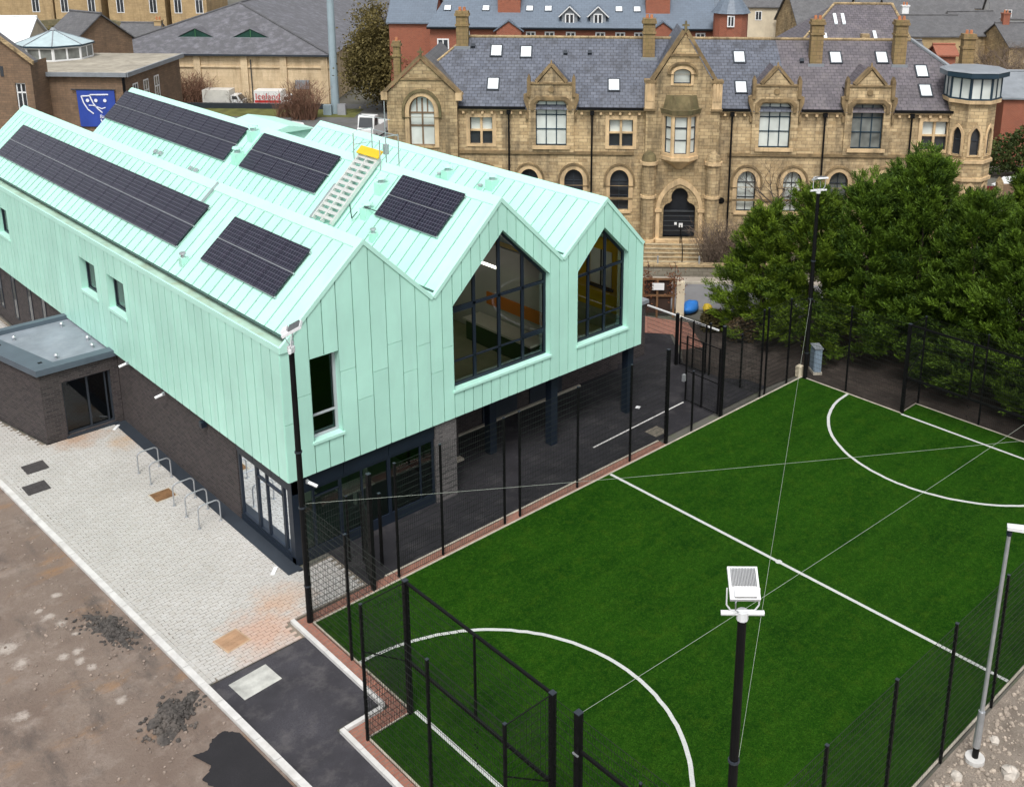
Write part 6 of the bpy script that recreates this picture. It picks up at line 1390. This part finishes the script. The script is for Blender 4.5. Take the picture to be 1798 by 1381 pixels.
BARK = M('dark_bark', (.06, .045, .035), .9, .3, 4); TWIG = M('bare_twigs', (.13, .095, .07), .9, .3, 2); TWIGR = M('red_brown_twigs', (.16, .085, .055), .9, .3, 2)
def conifer(x, y, h, r, seed, label, mat=CONI, dens=1.0, lean=(0, 0)):
    rng = np.random.default_rng(seed); t = thing('conifer', label, 'tree', (x, y, 0), 'conifers behind the far goal')
    mb = MB(); mb.tube((x,y,0),(x+lean[0]*.5,y+lean[1]*.5,h*.55),.16,7,.08); mb.tube((x+lean[0]*.5,y+lean[1]*.5,h*.55),(x+lean[0],y+lean[1],h*.95),.08,6,.015); mb.build('trunk', BARK, t)
    # plumes: boughs that fan outwards and up
    npl = int(290*dens*(h/8)*(r/2.3)); tt = rng.random(npl)**1.0; a = rng.random(npl)*2*np.pi
    lump = 1+.16*np.sin(3*a+seed)+.12*np.sin(5*a+7*tt+seed*2)+rng.normal(0, .13, npl)
    prof = np.clip((1.03-tt)*1.15, 0, 1)**.8*np.clip(.92+2*tt, 0, 1)
    rad = r*prof*lump; zc = h*(.035+.945*tt)
    rk = rad*(.2+.46*np.sqrt(rng.random(npl))); pc = np.stack([x+lean[0]*tt+rk*np.cos(a), y+lean[1]*tt+rk*np.sin(a), zc], 1)
    out = norm(np.stack([np.cos(a), np.sin(a), .3+1.15*tt+rng.normal(0, .15, npl)], 1)); ptone = rng.random(npl)*.4
    V = []; T = []
    per = 42; plen = (.34*r+.2)*(.6+.8*rng.random(npl))*np.clip(1.15-tt*.5, .4, 1.2)
    for k in range(per):
        f = rng.random(npl)**.7
        spread = ((.20-.13*f)*plen)[:, None]*rng.normal(0, 1, (npl, 3))*np.array([1, 1, .5])
        c = pc+out*(f*plen)[:, None]*1.3+spread+np.array([0, 0, -.12])*(f**2*plen)[:, None]
        dirs = norm(out*.95+rng.normal(0, .38, (npl, 3))*np.array([1, 1, .6])+np.array([0, 0, .28]))
        side0 = norm(np.cross(dirs, np.array([0, 0, 1.])+.5*rng.normal(size=(npl, 3))))
        for q in range(7):             # a flat feathery spray: leaflets left and right of a midrib
            off = dirs*(.045*q); side = side0*(1 if q % 2 else -1)
            dd = norm(dirs*1.1+side*.7+rng.normal(0, .12, (npl, 3))); V.append(leaves(c+off, dd, .13+.08*rng.random(npl), .015+.012*rng.random(npl), rng))
            T.append(np.clip(ptone-.05+.35*rng.random(npl)+.45*(f-.35), 0, 1)) if False else T.append(np.clip(ptone*1.2+.5*rng.random(npl)-.05, 0, 1))
    fast_quads('crown', np.concatenate(V), np.concatenate(T), mat, t)
conifer(14.9, 4.3, 5.9, 2.1, 1, 'low yellowish conifer at the left end of the row', CONI2, 1.1)
conifer(15.6, 2.1, 7.0, 2.3, 2, 'mid height conifer left of the far floodlight pole', CONI2, 1.05)
conifer(16.2, -.4, 7.9, 2.4, 3, 'conifer just right of the far floodlight pole')
conifer(16.9, -2.5, 9.2, 2.5, 4, 'tallest pointed conifer in the middle of the row')
conifer(18.6, -.6, 8.2, 2.0, 12, 'conifer standing behind the tallest one towards the stone building')
conifer(16.8, -5.0, 8.0, 2.5, 5, 'dark conifer right of the tallest one')
conifer(16.4, -7.4, 7.7, 2.5, 6, 'broad dark conifer near the right edge')
conifer(19.4, -6.2, 9.0, 2.3, 7, 'tall conifer behind the others near the right edge', CONI2)
conifer(16.0, -10.0, 7.6, 2.2, 8, 'conifer cut by the right edge of the picture')
conifer(20.5, -10, 9.0, 2.4, 9, 'rear conifer at the right edge of the picture')
def bare(x, y, h, r, seed, label, mat=TWIG, group=None, depth=5, z0=0, name='bare_tree', split=3, trunk_r=None, leafmat=None, nleaf=0, lsize=.12):
    g = random.Random(seed); t = thing(name, label, 'tree' if h > 3 else 'shrub', (x, y, z0), group)
    tr = MB(); cr = MB(); tips = []
    def grow(p, d, L, rr, k):
        n = 2; q = p
        for _ in range(n):
            d = (d+Vector((g.uniform(-.22,.22), g.uniform(-.22,.22), g.uniform(-.05,.15)))).normalized(); e = q+d*(L/n); (tr if k <= 1 else cr).tube(q, e, rr, 5 if k < 2 else 3, rr*.8, False); q = e; rr *= .8
        tips.append(q)
        if k >= depth: return
        for _ in range(split if k else split+1):
            dv = Vector((g.gauss(0,1), g.gauss(0,1), g.uniform(-.1,.9))).normalized(); nd = (d*.75+dv*(.75+r*.1)).normalized()
            grow(q, nd, L*g.uniform(.55,.82), rr*.72, k+1)
    L0 = h*.27; grow(Vector((x,y,z0)), Vector((0,0,1)), L0, trunk_r or h*.022, 0)
    tr.build('trunk', BARK, t); cr.build('crown', mat, t, uv=False)
    if nleaf:
        rng = np.random.default_rng(seed); P_ = np.array([tuple(tips[i]) for i in rng.integers(0, len(tips), nleaf)])+rng.normal(0, .3, (nleaf, 3)); D_ = norm(rng.normal(size=(nleaf, 3)))
        fast_quads('leaves', leaves(P_, D_, lsize*(.6+.8*rng.random(nleaf)), lsize*.4, rng), rng.random(nleaf), leafmat, t)
    return t
def bb(s, d): p = pt(BF, s, d, 0); return p[0], p[1]
IVY = M_leaf('olive_ivy', (.06, .05, .016), (.21, .17, .06), .25)
RUSS = M_leaf('russet_leaves', (.10, .04, .02), (.25, .10, .05), .2)
def leafy(s, d, h, w_, n, seed, label, mat, ls, twig):
    t = bare(*bb(s, d), h*.95, 3, seed, label, mat=twig, depth=6, split=3)
    rng = np.random.default_rng(seed); m = 60; u = norm(rng.normal(size=(m, 3)))*rng.random((m, 1))**.4
    ctr = np.stack([s+u[:,0]*w_*.42, d+u[:,1]*w_*.42, h*.54+u[:,2]*h*.42], 1); k = rng.integers(0, m, n); P_ = ctr[k]+rng.normal(0, w_*.075, (n, 3)); P_[:,2] = np.abs(P_[:,2])
    fast_quads('leaves', leaves(BF(P_), norm(rng.normal(size=(n, 3))), ls*(.6+.8*rng.random(n)), ls*.35, rng), np.clip(.3*rng.random(m)[k]+.7*rng.random(n), 0, 1), mat, t)
leafy(-21.6, 71, 10.6, 8.5, 30000, 21, 'big olive ivy clad tree beside the tall mast', IVY, .26, TWIG)
leafy(-17.6, 73, 8.6, 4.5, 9000, 22, 'smaller olive tree next to the red brick terrace', IVY, .26, TWIG)
bare(*bb(-22.6, 94), 12.5, 2.5, 23, 'bare tree against the top edge left of the red brick terrace', depth=5)
bare(*bb(9.4, 23.9), 9.0, 2, 24, 'bare spreading tree in front of the stone building', depth=5, mat=M('dark_twigs', (.07, .055, .042), .9, .3, 2), trunk_r=.22)
bare(*bb(12.2, 23.6), 4.8, 2, 29, 'small bare tree behind the conifers before the stone building', depth=4)
def twigs(s, d, w_, dp, h, n, seed, label, mat=TWIG, group=None, rr=.018):
    g = random.Random(seed); mb = MB()
    for _ in range(n):
        x0, y0 = bb(s+g.uniform(-w_/2, w_/2), d+g.uniform(-dp/2, dp/2)); p = Vector((x0, y0, 0)); dv = Vector((g.gauss(0,.3), g.gauss(0,.3), 1)).normalized(); L = h*g.uniform(.5, 1); k = 4
        for i in range(k):
            q = p+dv*(L/k); mb.tube(p, q, rr*(1-i*.2), 3, rr*(.8-i*.2), False)
            if i > 0:
                for _b in range(2): e = q+(dv+Vector((g.gauss(0,.7), g.gauss(0,.7), g.uniform(-.2,.5)))).normalized()*L*.2; mb.tube(q, e, rr*.5, 3, rr*.3, False)
            p = q; dv = (dv+Vector((g.gauss(0,.2), g.gauss(0,.2), .1))).normalized()
    t = thing('bare_shrub', label, 'shrub', (*bb(s, d), 0), group); mb.build('stems', mat, t, uv=False)
twigs(-43.2, 73.6, 5.0, 1.5, 3.3, 420, 1, 'wide brown leafless thicket against the market hall wall', TWIGR, rr=.03)
twigs(-28.6, 66.5, 2.2, 1.5, 3.6, 200, 2, 'reddish leafless bush left of the tall mast', TWIGR, rr=.035)
twigs(-30.6, 67.5, 2.0, 1.5, 2.2, 110, 3, 'low reddish leafless bush in front of the lettered van', TWIGR, rr=.03)
twigs(-35.6, 72.5, 4.5, .6, 1.6, 130, 4, 'sparse bare saplings between the two vans', TWIG, rr=.02)
twigs(6.7, 23.6, 1.9, 1.6, 2.6, 260, 5, 'tangled brown bare shrub right of the stone steps', TWIG)
twigs(8.4, 23.2, 2.2, 1.4, 1.8, 150, 6, 'low brown bare shrub behind the conifer row', TWIG)
for k, (s, d, h, lb) in enumerate([(33, 66, 8.5, 'bare tree right of the rear chimney'), (37, 63, 8.0, 'brown bare tree above the brick house at the right edge'), (40.5, 70, 9, 'bare tree at the upper right edge'), (36, 76, 8.5, 'bare tree behind the others at the upper right'), (43, 80, 8.5, 'tall bare tree beyond the others at the right'), (31.5, 58, 6.5, 'short bare tree behind the turret lantern')]):
    bare(*bb(s, d), h, 2.5, 40+k, lb, depth=5, split=4, trunk_r=.3, group='bare trees at the right')
bare(*bb(16.6, 72), 8.6, 2.5, 50, 'bare tree right of the red brick turret', depth=5)
bare(*bb(-66, 100), 7.5, 2.5, 51, 'bare tree on the mossy bank at the top left', depth=5)
bare(*bb(-73, 101), 6.5, 2.5, 52, 'second bare tree on the mossy bank further left', depth=5)
def hedge(s, d, w_, dp, h, n, seed, label, mat, ls=.22):
    rng = np.random.default_rng(seed); t = thing('bush', label, 'shrub', (*bb(s, d), 0)); u = rng.normal(size=(n, 3)); u = norm(u)*(.55+.45*rng.random((n, 1))**.4); lum = 1+.2*np.sin(u[:, :1]*7+seed)+.15*np.sin(u[:, 2:]*9)
    P_ = BF(np.stack([s+u[:,0]*w_/2*lum[:,0], d+u[:,1]*dp/2, np.abs(h*.5+u[:,2]*h*.5*lum[:,0])], 1)); fast_quads('foliage', leaves(P_, norm(rng.normal(size=(n, 3))), ls*(.6+.8*rng.random(n)), ls*.4, rng), rng.random(n), mat, t)
    mb = MB(); x0, y0 = bb(s, d); mb.tube((x0,y0,0),(x0,y0,h*.6),.06,5,.02); mb.build('stem', BARK, t)
GRN = M_leaf('dull_green_leaves', (.018, .035, .008), (.085, .11, .028), .15)
hedge(32.5, 46, 5, 3, 3.6, 5000, 1, 'dull green bush at the right edge beyond the turret', GRN); hedge(36, 43, 5, 3, 3.0, 4000, 2, 'dark green bush at the right edge above the garden wall', GRN)
hedge(29.5, 31.5, 4, 2.2, 1.7, 3000, 3, 'low green bush in front of the garden wall', GRN); hedge(22.0, 23.2, 6, 1.6, 1.5, 3500, 4, 'low hedge at the foot of the stone turret', GRN)
hedge(5.2, 13.8, 1.2, .9, 1.0, 1500, 5, 'small brown green bush behind the side fence', M_leaf('brown_green', (.035,.032,.012), (.1,.08,.03), .1), .14)
hedge(6.6, 12.6, 1.6, 1.0, 1.2, 1800, 6, 'dry brownish bush in the soil bed beside the fence', M_leaf('brown_dry', (.04,.03,.015), (.13,.09,.05), .1), .14)
for x, y, lb in ((13.5, 8.6, 'young russet sapling in front of the street'), (12.6, 9.6, 'young russet sapling beside the timber hoarding')):
    t = thing('sapling', lb, 'tree', (x, y, 0), 'young russet saplings'); mb = MB(); mb.tube((x,y,0),(x,y,2.9),.035,6,.012); mb.build('trunk', BARK, t)
    rng = np.random.default_rng(int(x*10)); n = 420; P_ = np.stack([x+rng.normal(0,.2,n), y+rng.normal(0,.2,n), 1.7+rng.normal(0,.4,n)], 1); fast_quads('crown', leaves(P_, norm(rng.normal(size=(n,3))+np.array([0,0,.8])), .16, .025, rng), rng.random(n), RUSS, t)

for k, (s, d, w_, h, lb) in enumerate([(-80, 101, 7, 3.6, 'brownish bush at the far left of the mossy bank'), (-70, 99, 6, 4.6, 'olive bush in the middle of the mossy bank'), (-62, 98, 5, 4.2, 'brownish bush at the right of the mossy bank'), (-59.5, 93, 4, 3.4, 'olive bush behind the small pavilion')]):
    hedge(s, d, w_, 2.5, h, 2600, 30+k, lb, IVY, .3)
for k, (s, d, w_, ze, zr, rot, lb, wm) in enumerate([(52, 92, 7, 4.6, 6.8, .1, 'slate roofed cottage low at the right among bare trees', STONED), (40, 112, 9, 6.6, 9.2, -.15, 'grey roofed house one row behind the white chimney house', CREAM), (28.5, 104, 6, 7.2, 9.8, .1, 'pale rendered house behind the grey slate house', CREAM), (66, 118, 9, 6, 8.8, .2, 'stone house at the far right of the top edge', STONED), (15, 100, 6, 8.2, 10.6, 0, 'stone house left of the cream rendered house', STONED), (54, 134, 16, 7, 10, 0, 'long terrace roof at the very top right', STONED), (24, 128, 14, 7, 10, .05, 'long terrace roof at the top behind the cream house', STONED)]):
    house(s, d, w_, 8, ze, zr, lb, wm, SLATEG, rot=rot, wins=((-1.2, ze-1.9, .8, 1.2), (1.2, ze-1.9, .8, 1.2)), chim=((w_*.3, 4, zr-.6, zr+1.3, CHIM), (-w_*.35, 4, zr-.6, zr+1.2, REDBRICK)))
bare(*bb(22, 84), 9.5, 2.5, 61, 'bare tree between the rear wing and the cream house', depth=5, split=4, trunk_r=.3)
bare(*bb(50, 86), 8.5, 2.5, 62, 'bare tree in front of the slate roofed cottage', depth=5, split=4, trunk_r=.3)
bare(*bb(45.5, 64), 8.0, 2.5, 63, 'bare tree beyond the right edge behind the brick house', depth=5, split=4, trunk_r=.3)
